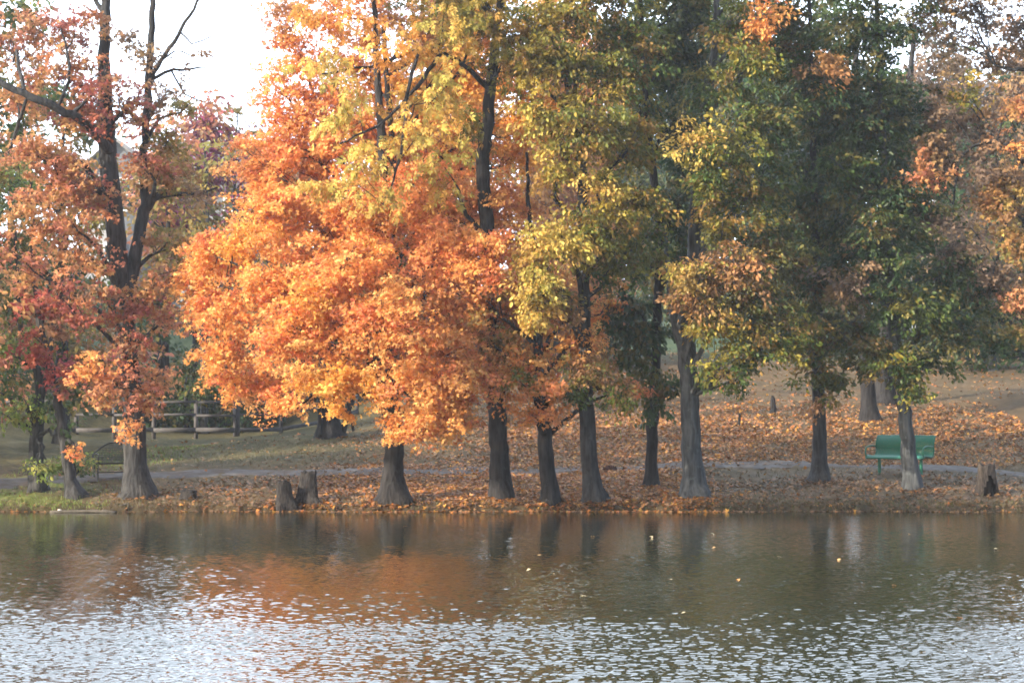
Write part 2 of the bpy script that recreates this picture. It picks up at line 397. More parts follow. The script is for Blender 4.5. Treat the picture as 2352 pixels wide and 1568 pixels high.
def tree(name, label, trunk, lobes, leaf='maple', lsize=.12, per=30, pad=.5, dens=3.0, droop=.6, bark='bark_mid', leafmat='leaf', base=None,
         stems=(), seed=1, group=None, flare=.55, extra=None, sides=16, twigs=.5, Y=None, rid=.075, cat='tree', crown='crown'):
    """trunk: [(px, py, width_px[, dY])] from the base up; lobes: [(px, py, rx, ry, dY, palette[, density])] in photo pixels at the tree's own depth"""
    R = RS(seed)
    b = ground(*trunk[0][:2]) if base is None else np.asarray(base, float)
    Y0 = b[1]; m = Y0/F_PX
    root = empty(name, b, label, cat, group)
    mb = MB()
    def line(pts, first=False):
        rows = []
        for q in pts:
            p = at(q[0], q[1], Y0+(q[3] if len(q) > 3 else 0)); rows.append([*p, q[2]*m/2])
        if first:
            rows[0][:3] = b; rows.insert(0, [b[0], b[1], b[2]-.3, rows[0][3]])
        return np.array(rows)
    tr = line(trunk, True)
    S = smooth_line(tr, .16 if Y0 < 60 else .4)
    S[2:, :2] += .012*R.randn(len(S)-2, 2)
    mb.tube(S[:, :3], np.maximum(S[:, 3], .012), sides, rid=rid, seed=seed, flare=flare, flare_h=.20+.25*S[0, 3], lobes=5)
    axes = [S]
    for st in stems:
        L_ = smooth_line(line(st), .18); L_[1:-1, :3] += .014*R.randn(len(L_)-2, 3)
        mb.tube(L_[:, :3], np.maximum(L_[:, 3], .008), 10, rid=rid*.8, seed=seed+5); axes.append(L_)
    LB = []
    for q in lobes:
        c = at(q[0], q[1], Y0+q[4]); k = (Y0+q[4])/F_PX
        rx, rz = q[2]*k, q[3]*k
        LB.append((c, rx, .5*(rx+rz)*.95, rz, q[5], q[6] if len(q) > 6 else 1.0))
    if extra:
        n, (x0, x1), (y0, y1), rr, pal, d = extra
        for i in range(n):
            k = m; LB.append((at(R.uniform(x0, x1), R.uniform(y0, y1), Y0+R.uniform(-2.5, 2.5)), rr*k*R.uniform(.8, 1.2), rr*k*R.uniform(.8, 1.2), rr*k*R.uniform(.6, .9), pal, d))
    (P, A, N, Sz, C), cen = sprays(LB, R, dens, pad, per, leaf, lsize, Y0, droop)
    AX = np.vstack(axes)
    zmin = b[2] + .18*(S[-1, 2]-b[2])
    for li, sp in cen:
        c, rx, ry, rz = LB[li][:4]
        hd = np.linalg.norm(AX[:, :2]-c[:2], axis=1); want = c[2]-.55*np.minimum(hd, 4)-.3
        cost = np.abs(AX[:, 2]-want) + .55*hd + 100*(AX[:, 2] < zmin)
        a = AX[np.argmin(cost)]; start, r0 = a[:3], min(a[3]*.6, .075)
        dist = np.linalg.norm(c-start)
        if dist > .15:
            mid = (start+c)/2 + R.randn(3)*.09*dist + np.array([0, 0, .10*dist])
            q3 = start*.2+c*.8 + R.randn(3)*.05*dist
            end = c + (c-start)/dist*.6*rx
            G = smooth_line(np.array([[*start, r0], [*mid, r0*.62], [*q3, r0*.36], [*end, .008]]), .3)
            G[1:-1, :3] += .02*R.randn(len(G)-2, 3)
            mb.tube(G[:, :3], np.maximum(G[:, 3], .006), 6, cap=False)
            tail = G[len(G)//3:]
        else: tail = AX[np.argsort(np.abs(AX[:, 2]-c[2]))[:6]]
        for p in sp[R.rand(len(sp)) < twigs]:
            j = R.randint(len(tail)); s0 = tail[j, :3]; d = p-s0; dl = np.linalg.norm(d)
            r1 = min(tail[j, 3]*.6, .014)
            mb.tube(np.array([s0, s0+d*.35+R.randn(3)*.08*dl+np.array([0, 0, .06*dl]), s0+d*.75+R.randn(3)*.05*dl, p+d/(dl+1e-6)*.15]), np.array([r1, r1*.75, r1*.5, .004]), 3, cap=False)
    t = mb.build('trunk', M[bark], root, smooth=True, origin=b)
    leaves(crown, P-b, A, N, Sz, C, leaf, M[leafmat], root)
    return root

# ------------------------------------------------------------------ ground, path, water
def build_ground():
    xs = np.concatenate([np.linspace(-400, -60, 18), np.linspace(-58, -17, 42), np.arange(-16, 16.01, .16), np.linspace(17, 58, 42), np.linspace(60, 400, 18)])
    ys = np.concatenate([np.linspace(-80, 40, 14), np.arange(41, 44, .5), np.arange(44, 48, .08), np.arange(48, 66, .22), np.arange(66, 130, 1.2), np.linspace(132, 900, 30)])
    X, Yy = np.meshgrid(xs, ys); Z = H(X, Yy)
    s = Yy - shore(X)
    rough = .03*np.sin(X*7.3+Yy*5.1)*np.sin(X*4.1-Yy*8.3) + .02*rng.randn(*X.shape)
    Z = Z + rough*sstep(0, .8, s)*sstep(40, 10, s)
    V = np.stack([X, Yy, Z], -1).reshape(-1, 3)
    nx, ny = len(xs), len(ys); i = (np.arange(ny-1)[:, None]*nx + np.arange(nx-1)[None]).ravel()
    F = np.stack([i, i+1, i+nx+1, i+nx], 1)
    x, y, s_ = V[:, 0], V[:, 1], s.ravel()
    L = litter(x, y)
    def c(*a): return np.array(a)[None]
    tan_, grass, brown, dirt, mud, lawn = c(.105, .080, .050), c(.075, .076, .042), c(.11, .064, .034), c(.105, .086, .070), c(.05, .042, .03), c(.05, .08, .05)
    w = lambda t: t[:, None]
    G = sstep(-2, -7, x)*sstep(6, 10, s_); C = tan_*(1-w(G*.75)) + grass*w(G*.75)
    C = C*(1-w(.75*L)) + brown*w(.75*L)
    D = sstep(4.5, 7, x)*sstep(7.5, 5, s_); C = C*(1-w(D*.85)) + dirt*w(D*.85)
    gl = np.clip(sstep(-9.6, -11.6, x)*sstep(5, 2.5, s_), 0, 1)*(.55+.45*np.sin(x*2+y*3)); gl = np.clip(gl, 0, 1)
    C = C*(1-w(gl*.8)) + c(.13, .17, .05)*w(gl*.8)
    C = C*(1-w(sstep(40, 52, s_))) + lawn*w(sstep(40, 52, s_))
    e = sstep(.30, .02, s_); C = C*(1-w(e*.8)) + mud*w(e*.8)
    o = mesh_np('ground', V, 4, F, M['ground'], tint=C, smooth=True); tag(o, kind='structure')
build_ground()

PATH_PX = [(-260, 1115), (-60, 1108), (60, 1106), (200, 1100), (400, 1089), (540, 1084), (700, 1084), (860, 1087), (1000, 1086), (1150, 1082), (1350, 1077), (1550, 1071),
           (1700, 1068), (1900, 1068), (2050, 1073), (2200, 1079), (2352, 1089), (2560, 1102)]
def build_path():
    ctr = np.array([ground(*q)[:2] for q in PATH_PX]); S = smooth_line(np.c_[ctr, np.zeros(len(ctr))], .25)[:, :2]
    k = np.ones(15)/15
    S = np.c_[np.convolve(np.pad(S[:, 0], 7, 'edge'), k, 'valid'), np.convolve(np.pad(S[:, 1], 7, 'edge'), k, 'valid')]
    T = np.gradient(S, axis=0); T /= np.linalg.norm(T, axis=1)[:, None]; Nn = np.c_[-T[:, 1], T[:, 0]]
    off = np.linspace(-.62, .62, 9); n = len(S)
    wv = .06*np.sin(np.arange(n)*.5)+.05*np.sin(np.arange(n)*.17)
    P = S[:, None] + Nn[:, None]*(off[None]*(1+wv[:, None]))[..., None]
    Z = H(P[..., 0], P[..., 1]) + .035 - .03*(np.abs(off)[None] > .6)
    V = np.concatenate([P, Z[..., None]], -1).reshape(-1, 3)
    i = (np.arange(n-1)[:, None]*9 + np.arange(8)[None]).ravel()
    o = mesh_np('path', V, 4, np.stack([i, i+9, i+10, i+1], 1), M['path'], smooth=True); tag(o, kind='structure')
    return S
PATH = build_path()

def build_water():
    ys = np.concatenate([np.linspace(-70, 10, 12), np.linspace(11, 15, 10), np.arange(15.2, 22, .0125), np.arange(22, 32, .02), np.arange(32, 46.6, .03)])
    u = np.linspace(-1, 1, 860)
    ue = np.concatenate([[-40, -20, -10, -5, -2.5, -1.5], u, [1.5, 2.5, 5, 10, 20, 40]])
    W = np.maximum(np.abs(ys), 12)*.272+.25
    X = ue[None]*np.where(np.abs(ue) > 1, 14.0/np.maximum(W, 1)[:, None]*.5+.5, 1)*W[:, None]
    Yy = np.repeat(ys[:, None], len(ue), 1)
    R = RS(3); Z = np.zeros_like(X)
    step = np.maximum(np.gradient(ys), 2*W/860)[:, None]
    for i in range(84):
        lam = .04*(4.0**R.rand())*(2.0 if i % 9 == 0 else 1); k = 2*PI/lam; a = -PI/2 + .10 + R.randn()*.48
        Z += .0222/k*np.clip(lam/step/3-.3, 0, 1)*np.sin(k*(X*math.cos(a)+Yy*math.sin(a)) + R.rand()*6.28 + .5*np.sin(X*.41+i)+.4*np.sin(Yy*.37+i*2))
    calm = (.18+.82*sstep(43.5, 20.5, Yy))*(1+.5*sstep(32, 19, Yy))
    patch = 1+.26*np.sin(X*.35+Yy*.22+1)*np.sin(Yy*.5-X*.2)+.20*np.sin(X*.9-Yy*.35)*np.sin(Yy*1.1+X*.3)
    Z *= calm*patch*(Yy > 15)*(np.abs(ue)[None] <= 1)
    V = np.stack([X, Yy, Z], -1).reshape(-1, 3)
    nx, ny = len(ue), len(ys); i = (np.arange(ny-1)[:, None]*nx + np.arange(nx-1)[None]).ravel()
    o = mesh_np('water', V, 4, np.stack([i, i+1, i+nx+1, i+nx], 1), M['water'], smooth=True); tag(o, kind='structure')
build_water()

# fallen leaves and grass: nobody could count them
def scatter_ground(n, x0, x1, y0, y1, dens, R):
    x = R.uniform(x0, x1, n); y = R.uniform(y0, y1, n)
    ok = (y > shore(x)+.03) & (R.rand(n) < dens(x, y)); x, y = x[ok], y[ok]
    return np.c_[x, y, H(x, y)]
def path_dist(x, y):
    return np.abs(y - np.interp(x, PATH[:, 0], PATH[:, 1]))
def build_litter():
    R = RS(11)
    dn = lambda x, y: litter(x, y)*np.where(path_dist(x, y) < .6, .3, 1)
    dn2 = lambda x, y: np.minimum(1, 1.25*dn(x, y))*(1-.7*sstep(58, 70, y))
    P = np.vstack([scatter_ground(95000, -13, 13.5, 44.9, 52.5, dn, R), scatter_ground(105000, -13, 17, 52.5, 70, dn2, R), scatter_ground(22000, -10, 22, 70, 100, dn, R)])
    P[:, 2] += .012+.045*R.rand(len(P))
    xs = R.uniform(-13, 13.5, 2600); q = np.c_[xs, shore(xs)-np.abs(R.randn(2600))*.13, np.full(2600, .012)]; q = q[R.rand(2600) < .25+.75*litter(xs, shore(xs)+.6)]
    for px, py in ((905, 1152), (1152, 1145), (1264, 1154), (1364, 1151), (1497, 1116), (1594, 1140), (1885, 1106), (2096, 1126), (655, 1163), (705, 1156), (317, 1140)):
        g = ground(px, py); k = 230; a = R.uniform(0, 6.3, k); r = .28+.22*np.abs(R.randn(k)); X_, Y_ = g[0]+r*np.cos(a), g[1]+r*np.sin(a); ok = Y_ > shore(X_)+.02
        q = np.vstack([q, np.c_[X_, Y_, H(X_, Y_)+.02+.05*R.rand(k)][ok]])
    P = np.vstack([P, q]); n = len(P)
    A = R.randn(n, 3)*np.array([1, 1, .25]); N = np.array([0, 0, 1.])+.42*R.randn(n, 3)
    cols = np.array([(.46, .185, .05), (.40, .145, .045), (.52, .25, .065), (.32, .145, .06), (.25, .145, .07), (.58, .33, .085), (.36, .18, .075), (.28, .175, .095), (.22, .125, .065)])
    C = cols[R.randint(0, len(cols), n)]*(1+.2*R.randn(n))[:, None]
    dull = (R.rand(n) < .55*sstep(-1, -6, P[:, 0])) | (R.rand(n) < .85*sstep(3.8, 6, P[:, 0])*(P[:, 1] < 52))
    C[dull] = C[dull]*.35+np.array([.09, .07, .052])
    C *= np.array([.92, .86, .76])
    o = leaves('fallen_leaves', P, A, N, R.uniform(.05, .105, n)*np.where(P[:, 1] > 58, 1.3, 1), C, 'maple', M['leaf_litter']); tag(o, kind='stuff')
build_litter()
def build_grass():
    R = RS(12)
    d1 = lambda x, y: np.clip(sstep(.9, .1, y-shore(x))*(.25+.75*sstep(3.5, 6, x)+.35*sstep(-4, -8, x)), 0, 1)*.8
    d2 = lambda x, y: np.clip(.10+.5*sstep(-9, -11, x)+.35*sstep(-2, -6, x)*sstep(7, 9, y-shore(x))+.18*sstep(5, 8, x), 0, 1)*np.where(path_dist(x, y) < .9, 0, 1)
    P = np.vstack([scatter_ground(26000, -13, 13.5, 44.9, 46.2, d1, R), scatter_ground(60000, -13, 15, 45, 62, d2, R)])
    n = len(P); A = np.array([0, 0, 1.])+.5*R.randn(n, 3)*np.array([1, 1, .2]); N = R.randn(n, 3)
    cols = np.array([(.12, .115, .05), (.16, .13, .075), (.085, .105, .04), (.19, .155, .10), (.12, .095, .06)])
    C = cols[R.randint(0, 5, n)]*(1+.2*R.randn(n))[:, None]
    gl = (P[:, 0] < -9.5) & (R.rand(n) < .8); C[gl] = np.array([.15, .22, .05])*(1+.25*R.randn(gl.sum()))[:, None]
    o = leaves('grass', P-np.array([0, 0, .01]), A, N, R.uniform(.05, .13, n), C, 'blade', M['leaf_litter']); tag(o, kind='stuff')
build_grass()

# ------------------------------------------------------------------ trees
# the big orange maple
mo = []
for q in [(500, 590, 85, 62, 0, 'orange'), (470, 650, 55, 60, .6, 'orange'), (515, 720, 90, 75, -.6, 'orange'), (540, 830, 100, 55, -.4, 'orange'), (600, 880, 100, 45, .2, 'orange'),
          (640, 640, 115, 95, -1, 'orange'), (620, 480, 115, 85, .2, 'orange'), (600, 370, 80, 70, .8, 'orangered'), (680, 340, 110, 80, 1, 'orangered'), (700, 770, 120, 95, -1.8, 'orange'),
          (770, 880, 110, 60, -2.2, 'gold'), (790, 620, 130, 110, -1.5, 'orange'), (880, 740, 140, 105, -2.2, 'orange'), (960, 900, 110, 75, -2.4, 'orange'), (960, 985, 90, 42, -2.6, 'orange'),
          (1040, 940, 80, 60, -2, 'orange'), (1010, 830, 110, 90, -1.2, 'orangered'), (1000, 600, 120, 110, -.6, 'orangered'), (1060, 740, 110, 100, -.2, 'orangered'), (1130, 860, 90, 80, .3, 'orange'),
          (1180, 700, 90, 110, .8, 'orange'), (1130, 480, 100, 100, .8, 'orangered'), (980, 460, 130, 95, .2, 'orangered'), (840, 480, 140, 95, -.2, 'orange'), (770, 300, 120, 90, 1, 'orangered'),
          (900, 330, 130, 90, 1.4, 'orange'), (1060, 340, 100, 90, 1.6, 'orange'), (640, 220, 75, 60, .8, 'orangered', .7), (700, 120, 90, 80, .8, 'orange', .6), (640, 30, 70, 60, .6, 'rust', .6),
          (760, 30, 100, 70, 1, 'orange', .5), (840, 170, 110, 90, 1.6, 'orange', .6), (960, 200, 110, 100, 2, 'gold', .7), (1080, 170, 100, 110, 2.2, 'gold', .8), (880, 40, 90, 70, 1.6, 'rust', .5),
          (1190, 330, 70, 80, 2, 'gold'), (700, 690, 60, 60, -2.2, 'gold'), (1180, 160, 80, 80, 2.6, 'gold'), (1090, 40, 110, 70, 2.4, 'gold', .8), (1240, 250, 70, 80, 2.4, 'gold'), (1000, 60, 90, 60, 2.2, 'rust', .6), (720, 430, 75, 75, 1.4, 'orange'), (745, 530, 70, 60, 1.2, 'orange'), (700, 600, 70, 60, .8, 'orange'), (720, 230, 70, 60, 1.4, 'orangered'), (1100, 600, 80, 80, -1.2, 'orange'), (560, 545, 60, 45, -.8, 'gold'), (660, 930, 50, 26, -1.4, 'orange')]: mo.append(q)
tree('maple_tree', 'large bright orange maple with a spreading sunlit crown and a dark flared trunk',
     [(905, 1152, 62), (902, 1090, 47), (905, 1020, 44), (897, 930, 40, .1), (890, 800, 34, .2), (884, 650, 30, .3), (884, 480, 26, .3), (876, 300, 20, .3), (868, 190, 16, .3), (862, 60, 12, .3), (850, -120, 8, .3)],
     mo, leaf='maple', lsize=.084, per=72, pad=.5, dens=3.9, droop=.75, bark='bark_dark', seed=21, flare=.75,
     stems=[[(890, 640, 18, .3), (905, 420, 15, .6), (888, 200, 13, .8), (880, 60, 9, 1)], [(886, 560, 14, .2), (800, 400, 11, .8), (740, 280, 8, 1.4), (690, 120, 6, 1.6)],
            [(893, 860, 16, .1), (760, 720, 12, -.6), (620, 640, 8, -.8), (500, 590, 5, -.5)]],
     extra=(4, (700, 980), (-130, -30), 90, 'orange', .5))
# yellow-leaved hickory whose limbs hang in front of the maple
tree('hickory_tree', 'tall hickory with thin drooping pale yellow leaves hanging before the orange maple',
     [(1152, 1145, 56), (1148, 1060, 45), (1143, 960, 42), (1138, 800, 38, -.2), (1128, 620, 34, -.3), (1112, 450, 32, -.4), (1112, 350, 30, -.4), (1122, 250, 27, -.4), (1134, 140, 22, -.4), (1150, 0, 17, -.4), (1160, -200, 10, -.4)],
     [(800, 250, 95, 70, -2.6, 'paleyellow', .38), (745, 420, 55, 45, -2.8, 'paleyellow', .34), (850, 420, 100, 55, -2.8, 'paleyellow', .38), (960, 320, 90, 70, -2.6, 'paleyellow', .34), (870, 330, 90, 60, -3, 'paleyellow', .4),
      (1000, 220, 90, 80, -2.2, 'paleyellow', .42), (740, 150, 85, 50, -2.2, 'paleyellow', .34), (870, 90, 110, 60, -2, 'gold', .35), (1010, 90, 100, 80, -1.8, 'paleyellow', .42), (1110, 60, 90, 80, -1.6, 'yg', .7),
      (760, 20, 110, 50, -2, 'gold', .3), (1090, 280, 50, 50, -1.6, 'yg', .5), (1030, 400, 40, 60, -2.2, 'paleyellow', .35), (1180, 120, 70, 80, -1.4, 'yg', .8)],
     leaf='compound', lsize=.21, per=20, pad=.5, dens=3.4, droop=1.4, bark='bark_dark', seed=31, flare=.3,
     stems=[[(1128, 210, 14, -.4), (1050, 140, 11, -1.0), (965, 118, 9, -1.4), (860, 150, 6, -1.8), (740, 170, 4, -2.8)], [(960, 122, 9, -2), (935, 215, 8, -2.5), (925, 330, 7, -2.7), (905, 410, 5, -2.8), (880, 470, 4, -2.9)],
            [(1010, 125, 10, -1.5), (955, 200, 9, -2.2), (880, 280, 6, -2.6), (780, 330, 4, -2.8)]],
     extra=(11, (960, 1250), (-260, -20), 95, 'yg', .8), twigs=.7)
# second, smaller orange maple
tree('maple_tree', 'slim black-barked maple with low orange-red leaves between two thicker trunks',
     [(1264, 1154, 42), (1258, 1080, 36), (1250, 990, 33), (1246, 930, 30), (1238, 820, 24), (1232, 720, 18), (1225, 600, 14, .4), (1215, 480, 10, .6), (1210, 350, 6, .6)],
     [(1250, 890, 60, 45, -.8, 'orangered'), (1220, 940, 50, 26, -.8, 'orange'), (1275, 950, 36, 16, -.9, 'orangered'), (1290, 830, 60, 50, .2, 'orange'), (1200, 820, 60, 60, -.4, 'orange'), (1390, 700, 45, 60, 1.6, 'orange'),
      (1330, 790, 60, 60, .4, 'orange'), (1240, 720, 60, 60, .6, 'orangered'), (1290, 640, 60, 60, 1.2, 'orange'), (1200, 580, 60, 70, 1, 'orangered'), (1430, 880, 45, 28, .2, 'orange'), (1150, 800, 60, 60, -.6, 'olive', .8),
      (1120, 690, 60, 50, -.9, 'brownorange', .6), (1200, 890, 50, 40, -1.0, 'yg', .5)],
     lsize=.1, per=44, dens=3, droop=.8, bark='bark_dark', seed=41, flare=.5)
# yellow-green hickory
tree('hickory_tree', 'hickory with sunlit yellow-green leaves and a grey trunk curving at its wide base',
     [(1364, 1151, 50), (1358, 1100, 40), (1352, 1020, 37), (1346, 940, 36), (1344, 820, 31), (1342, 700, 28), (1340, 560, 25), (1338, 400, 23), (1325, 280, 19), (1300, 180, 15), (1270, 80, 12), (1250, -60, 9), (1240, -220, 6)],
     [(1245, 660, 55, 85, -1.8, 'ygbright'), (1225, 590, 40, 60, -1.6, 'ygbright'), (1300, 560, 80, 65, -1.5, 'ygbright', .9), (1380, 520, 100, 70, -1.4, 'yg'), (1450, 450, 85, 65, -1, 'yg'), (1340, 290, 110, 75, -1.4, 'yg'),
      (1245, 285, 55, 50, -1.6, 'ygbright', .8), (1440, 340, 75, 70, -.8, 'yg'), (1280, 130, 100, 70, -1.2, 'yg'), (1400, 160, 100, 80, -.8, 'greenyel'), (1210, 60, 70, 60, -1, 'yg'), (1330, 30, 100, 60, -1, 'yg'),
      (1450, 70, 90, 70, -.4, 'greenyel'), (1370, 870, 70, 36, -.7, 'brownorange'), (1420, 910, 45, 28, -.8, 'greenyel'), (1310, 900, 36, 22, -.8, 'green'), (1300, 700, 50, 40, -1.2, 'brownorange'), (1400, 620, 70, 40, -.4, 'greenyel'),
      (1460, 560, 70, 50, -.2, 'greenyel'), (1270, 390, 60, 50, -1.2, 'ygbright', .8), (1390, 420, 60, 50, -1.4, 'ygbright', .7), (1340, 840, 60, 50, -.2, 'brownorange', .8), (1215, 160, 50, 60, -.8, 'yg', .7)],
     leaf='oval', lsize=.112, per=66, pad=.5, dens=4.0, droop=.75, bark='bark_mid', leafmat='leaf_gloss', seed=51, flare=.6,
     extra=(6, (1200, 1460), (-220, -40), 100, 'yg', .8))
# slim dark-leaved tree
tree('oak_tree', 'slender oak with big dark green leaves hanging low between grey trunks',
     [(1497, 1116, 34), (1497, 1060, 27), (1500, 960, 26), (1506, 850, 23), (1509, 740, 21), (1514, 620, 19), (1512, 500, 19), (1494, 350, 18), (1482, 220, 15), (1472, 60, 12), (1465, -150, 7)],
     [(1440, 700, 70, 45, -.4, 'darkgreen'), (1480, 770, 60, 45, -.6, 'darkgreen'), (1450, 820, 50, 32, -.8, 'green'), (1500, 870, 45, 36, -.8, 'green'), (1500, 930, 36, 32, -.9, 'green', .9), (1545, 890, 26, 36, -.9, 'greenbrown', .8),
      (1570, 300, 75, 120, .8, 'darkgreen'), (1560, 480, 70, 90, .8, 'darkgreen'), (1560, 610, 60, 60, .6, 'green'), (1500, 130, 80, 90, .4, 'green'), (1590, 110, 90, 100, 1, 'darkgreen', .9), (1490, 600, 60, 50, -.2, 'greenyel'),
      (1550, 10, 100, 60, .8, 'green', .8), (1470, 250, 60, 60, .2, 'greenyel', .8), (1400, 740, 40, 45, -.2, 'darkgreen')],
     leaf='oval', lsize=.16, per=34, pad=.5, dens=3.9, droop=1.0, bark='bark_dark', leafmat='leaf_gloss', seed=61, flare=.4,
     extra=(6, (1440, 1630), (-260, -40), 105, 'green', .9))
# pale trunk
tree('hickory_tree', 'hickory with the thickest pale grey trunk and glossy yellow-green to rusty leaves',
     [(1594, 1140, 62), (1592, 1090, 50), (1588, 1010, 45), (1584, 930, 42), (1580, 860, 40), (1576, 800, 42), (1582, 720, 36), (1592, 600, 31), (1600, 450, 27), (1620, 300, 22), (1640, 120, 17), (1650, -100, 10)],
     [(1570, 630, 55, 50, -1.8, 'ygbright', .7), (1600, 660, 75, 65, -1.7, 'brownorange'), (1690, 620, 90, 70, -1.4, 'brownorange'), (1640, 740, 70, 55, -1.6, 'yg'), (1720, 700, 100, 70, -1.2, 'greenbrown'), (1750, 790, 95, 50, -1.3, 'greenyel'),
      (1690, 830, 50, 45, -1.5, 'greenyel', .8), (1680, 880, 24, 36, -1.5, 'green', .8), (1590, 330, 50, 48, -1.8, 'ygbright', .8), (1660, 340, 90, 80, -1.4, 'greenyel'), (1620, 410, 60, 50, -1.6, 'greenyel'), (1700, 460, 90, 70, -1, 'greenyel'),
      (1650, 520, 55, 40, -1.5, 'yg', .8), (1770, 270, 85, 80, -.6, 'green'), (1750, 40, 60, 55, -1.2, 'orange', .6), (1720, 150, 70, 80, -.8, 'greenyel'), (1780, 570, 90, 80, -.4, 'greenbrown'), (1620, 210, 60, 60, -.6, 'green'),
      (1820, 760, 70, 50, -.8, 'greenyel'), (1610, 850, 40, 22, -1.4, 'greenyel', .8), (1760, 420, 70, 70, -.2, 'green'), (1680, 60, 60, 70, -.4, 'greenyel', .8)],
     leaf='oval', lsize=.112, per=66, pad=.5, dens=3.8, droop=.65, bark='bark_pale', leafmat='leaf_gloss', seed=71, flare=.55,
     stems=[[(1578, 830, 24, -.1), (1560, 770, 24, -.2), (1548, 720, 20, -.3), (1536, 640, 12, -.3), (1528, 520, 6, 0)]],
     extra=(9, (1560, 1820), (-330, -50), 110, 'greenyel', .9))
tree('hickory_tree', 'grey-trunked hickory with green and tan leaves reaching down its stem, beside the pale stake',
     [(1885, 1106, 44), (1883, 1060, 34), (1881, 980, 31), (1880, 900, 28), (1878, 800, 25), (1876, 650, 21), (1872, 450, 17), (1866, 250, 13), (1860, 50, 9), (1856, -120, 6)],
     [(1880, 640, 110, 80, -.4, 'greenbrown'), (1860, 760, 80, 60, -.6, 'greenyel'), (1880, 850, 50, 40, -.8, 'greenyel'), (1876, 925, 26, 36, -.7, 'brownorange', .9), (1920, 900, 30, 30, -.8, 'green', .8), (1920, 540, 90, 80, 0, 'green'), (1860, 420, 90, 90, .2, 'darkgreen'),
      (1830, 120, 80, 90, .4, 'green'), (1900, 200, 70, 60, -.4, 'greenbrown'), (1940, 760, 80, 60, -.2, 'greenbrown'), (1880, 300, 90, 70, .2, 'darkgreen'), (1790, 60, 70, 70, .2, 'greenbrown')],
     leaf='oval', lsize=.125, per=54, pad=.5, dens=3.8, droop=.65, bark='bark_mid', leafmat='leaf_gloss', seed=81, flare=.6,
     extra=(6, (1780, 1960), (-300, -50), 110, 'green', .9))
tree('oak_tree', 'dense dark green oak whose leaning grey trunk stands before the green bench',
     [(2096, 1126, 44), (2090, 1070, 37), (2084, 1010, 33), (2076, 930, 30), (2066, 850, 28), (2056, 760, 26), (2046, 650, 24), (2036, 480, 20), (2026, 280, 16), (2016, 80, 11), (2010, -140, 7)],
     [(2000, 80, 115, 110, 0, 'darkgreen'), (1960, 260, 110, 110, 0, 'darkgreen'), (2050, 260, 100, 100, .4, 'darkgreen'), (2010, 430, 120, 110, 0, 'darkgreen'), (2040, 590, 120, 90, -.4, 'darkgreen'), (2080, 720, 110, 65, -.6, 'green'),
      (2130, 820, 75, 42, -.6, 'darkgreen'), (2080, 870, 42, 45, -.9, 'green'), (2110, 910, 24, 26, -.9, 'greenyel', .8), (2000, 800, 70, 45, -.4, 'greenbrown'), (2180, 740, 80, 60, 0, 'darkgreen'), (1890, 170, 60, 50, -1.2, 'brownorange', .6),
      (1960, 640, 80, 60, -.8, 'brown', .6), (2000, 520, 60, 40, -1.2, 'greenbrown', .6), (1930, 380, 60, 50, -.6, 'green'), (2060, 840, 60, 40, -1, 'greenyel', .7), (2100, 470, 80, 90, .2, 'darkgreen'), (2170, 620, 80, 80, .4, 'darkgreen')],
     leaf='oval', lsize=.125, per=50, pad=.5, dens=4.0, droop=.6, bark='bark_pale', leafmat='leaf_gloss', seed=91, flare=.4,
     extra=(10, (1900, 2160), (-330, -40), 120, 'darkgreen', 1))
# brown oak at the right edge, its trunk just out of the frame
tree('oak_tree', 'brown and orange leaved oak reaching in from the right with bare grey twigs',
     [(2440, 1120, 60), (2436, 1000, 48), (2425, 850, 42), (2400, 680, 36), (2385, 500, 30), (2380, 300, 24), (2375, 100, 18), (2370, -100, 10)],
     [(2170, 40, 75, 50, -.4, 'brown', .8), (2240, 20, 80, 45, 0, 'graybrown', .5), (2140, 180, 40, 60, -.4, 'brown', .6), (2150, 260, 50, 60, -.6, 'graybrown'), (2230, 200, 50, 40, -.8, 'yg', .7), (2250, 290, 90, 60, -.4, 'graybrown'), (2330, 250, 60, 60, -.8, 'rust', .8),
      (2150, 350, 60, 50, -1, 'brown'), (2130, 400, 42, 45, -1.4, 'rust', .8), (2200, 370, 80, 50, -.6, 'graybrown'), (2300, 400, 70, 60, -.6, 'brown'), (2290, 460, 60, 70, -.8, 'brownorange'), (2330, 540, 60, 80, -.6, 'brownorange'), (2150, 500, 60, 36, -.8, 'graybrown', .8),
      (2200, 590, 80, 50, -.4, 'graybrown', .8), (2290, 640, 80, 60, -.2, 'brown'), (2330, 740, 60, 50, -.6, 'greenbrown'), (2290, 800, 50, 36, -.6, 'darkgreen'), (2345, 690, 40, 40, -.8, 'rust'), (2340, 340, 50, 30, -1.2, 'orange', .6),
      (2300, 130, 80, 40, .2, 'brown', .6), (2340, 60, 60, 60, .4, 'graybrown', .55), (2190, 110, 70, 50, 1, 'brown', .6), (2260, 60, 60, 40, 1, 'graybrown', .5), (2110, 60, 50, 60, .6, 'brown', .7), (2240, 690, 60, 50, .2, 'darkgreen')],
     leaf='maple', lsize=.10, per=38, pad=.48, dens=3.2, droop=.9, bark='bark_mid', seed=101,
     stems=[[(2392, 560, 20, 0), (2330, 490, 11, -.4), (2296, 570, 7, -.5), (2270, 680, 4, -.6)], [(2382, 400, 14, 0), (2290, 330, 9, -.6), (2210, 360, 6, -.9), (2190, 470, 4, -1)], [(2376, 160, 10, 0), (2290, 150, 6, 0), (2240, 60, 4, 0)]],
     extra=(8, (2180, 2600), (-280, 0), 110, 'brown', .7), twigs=.9)

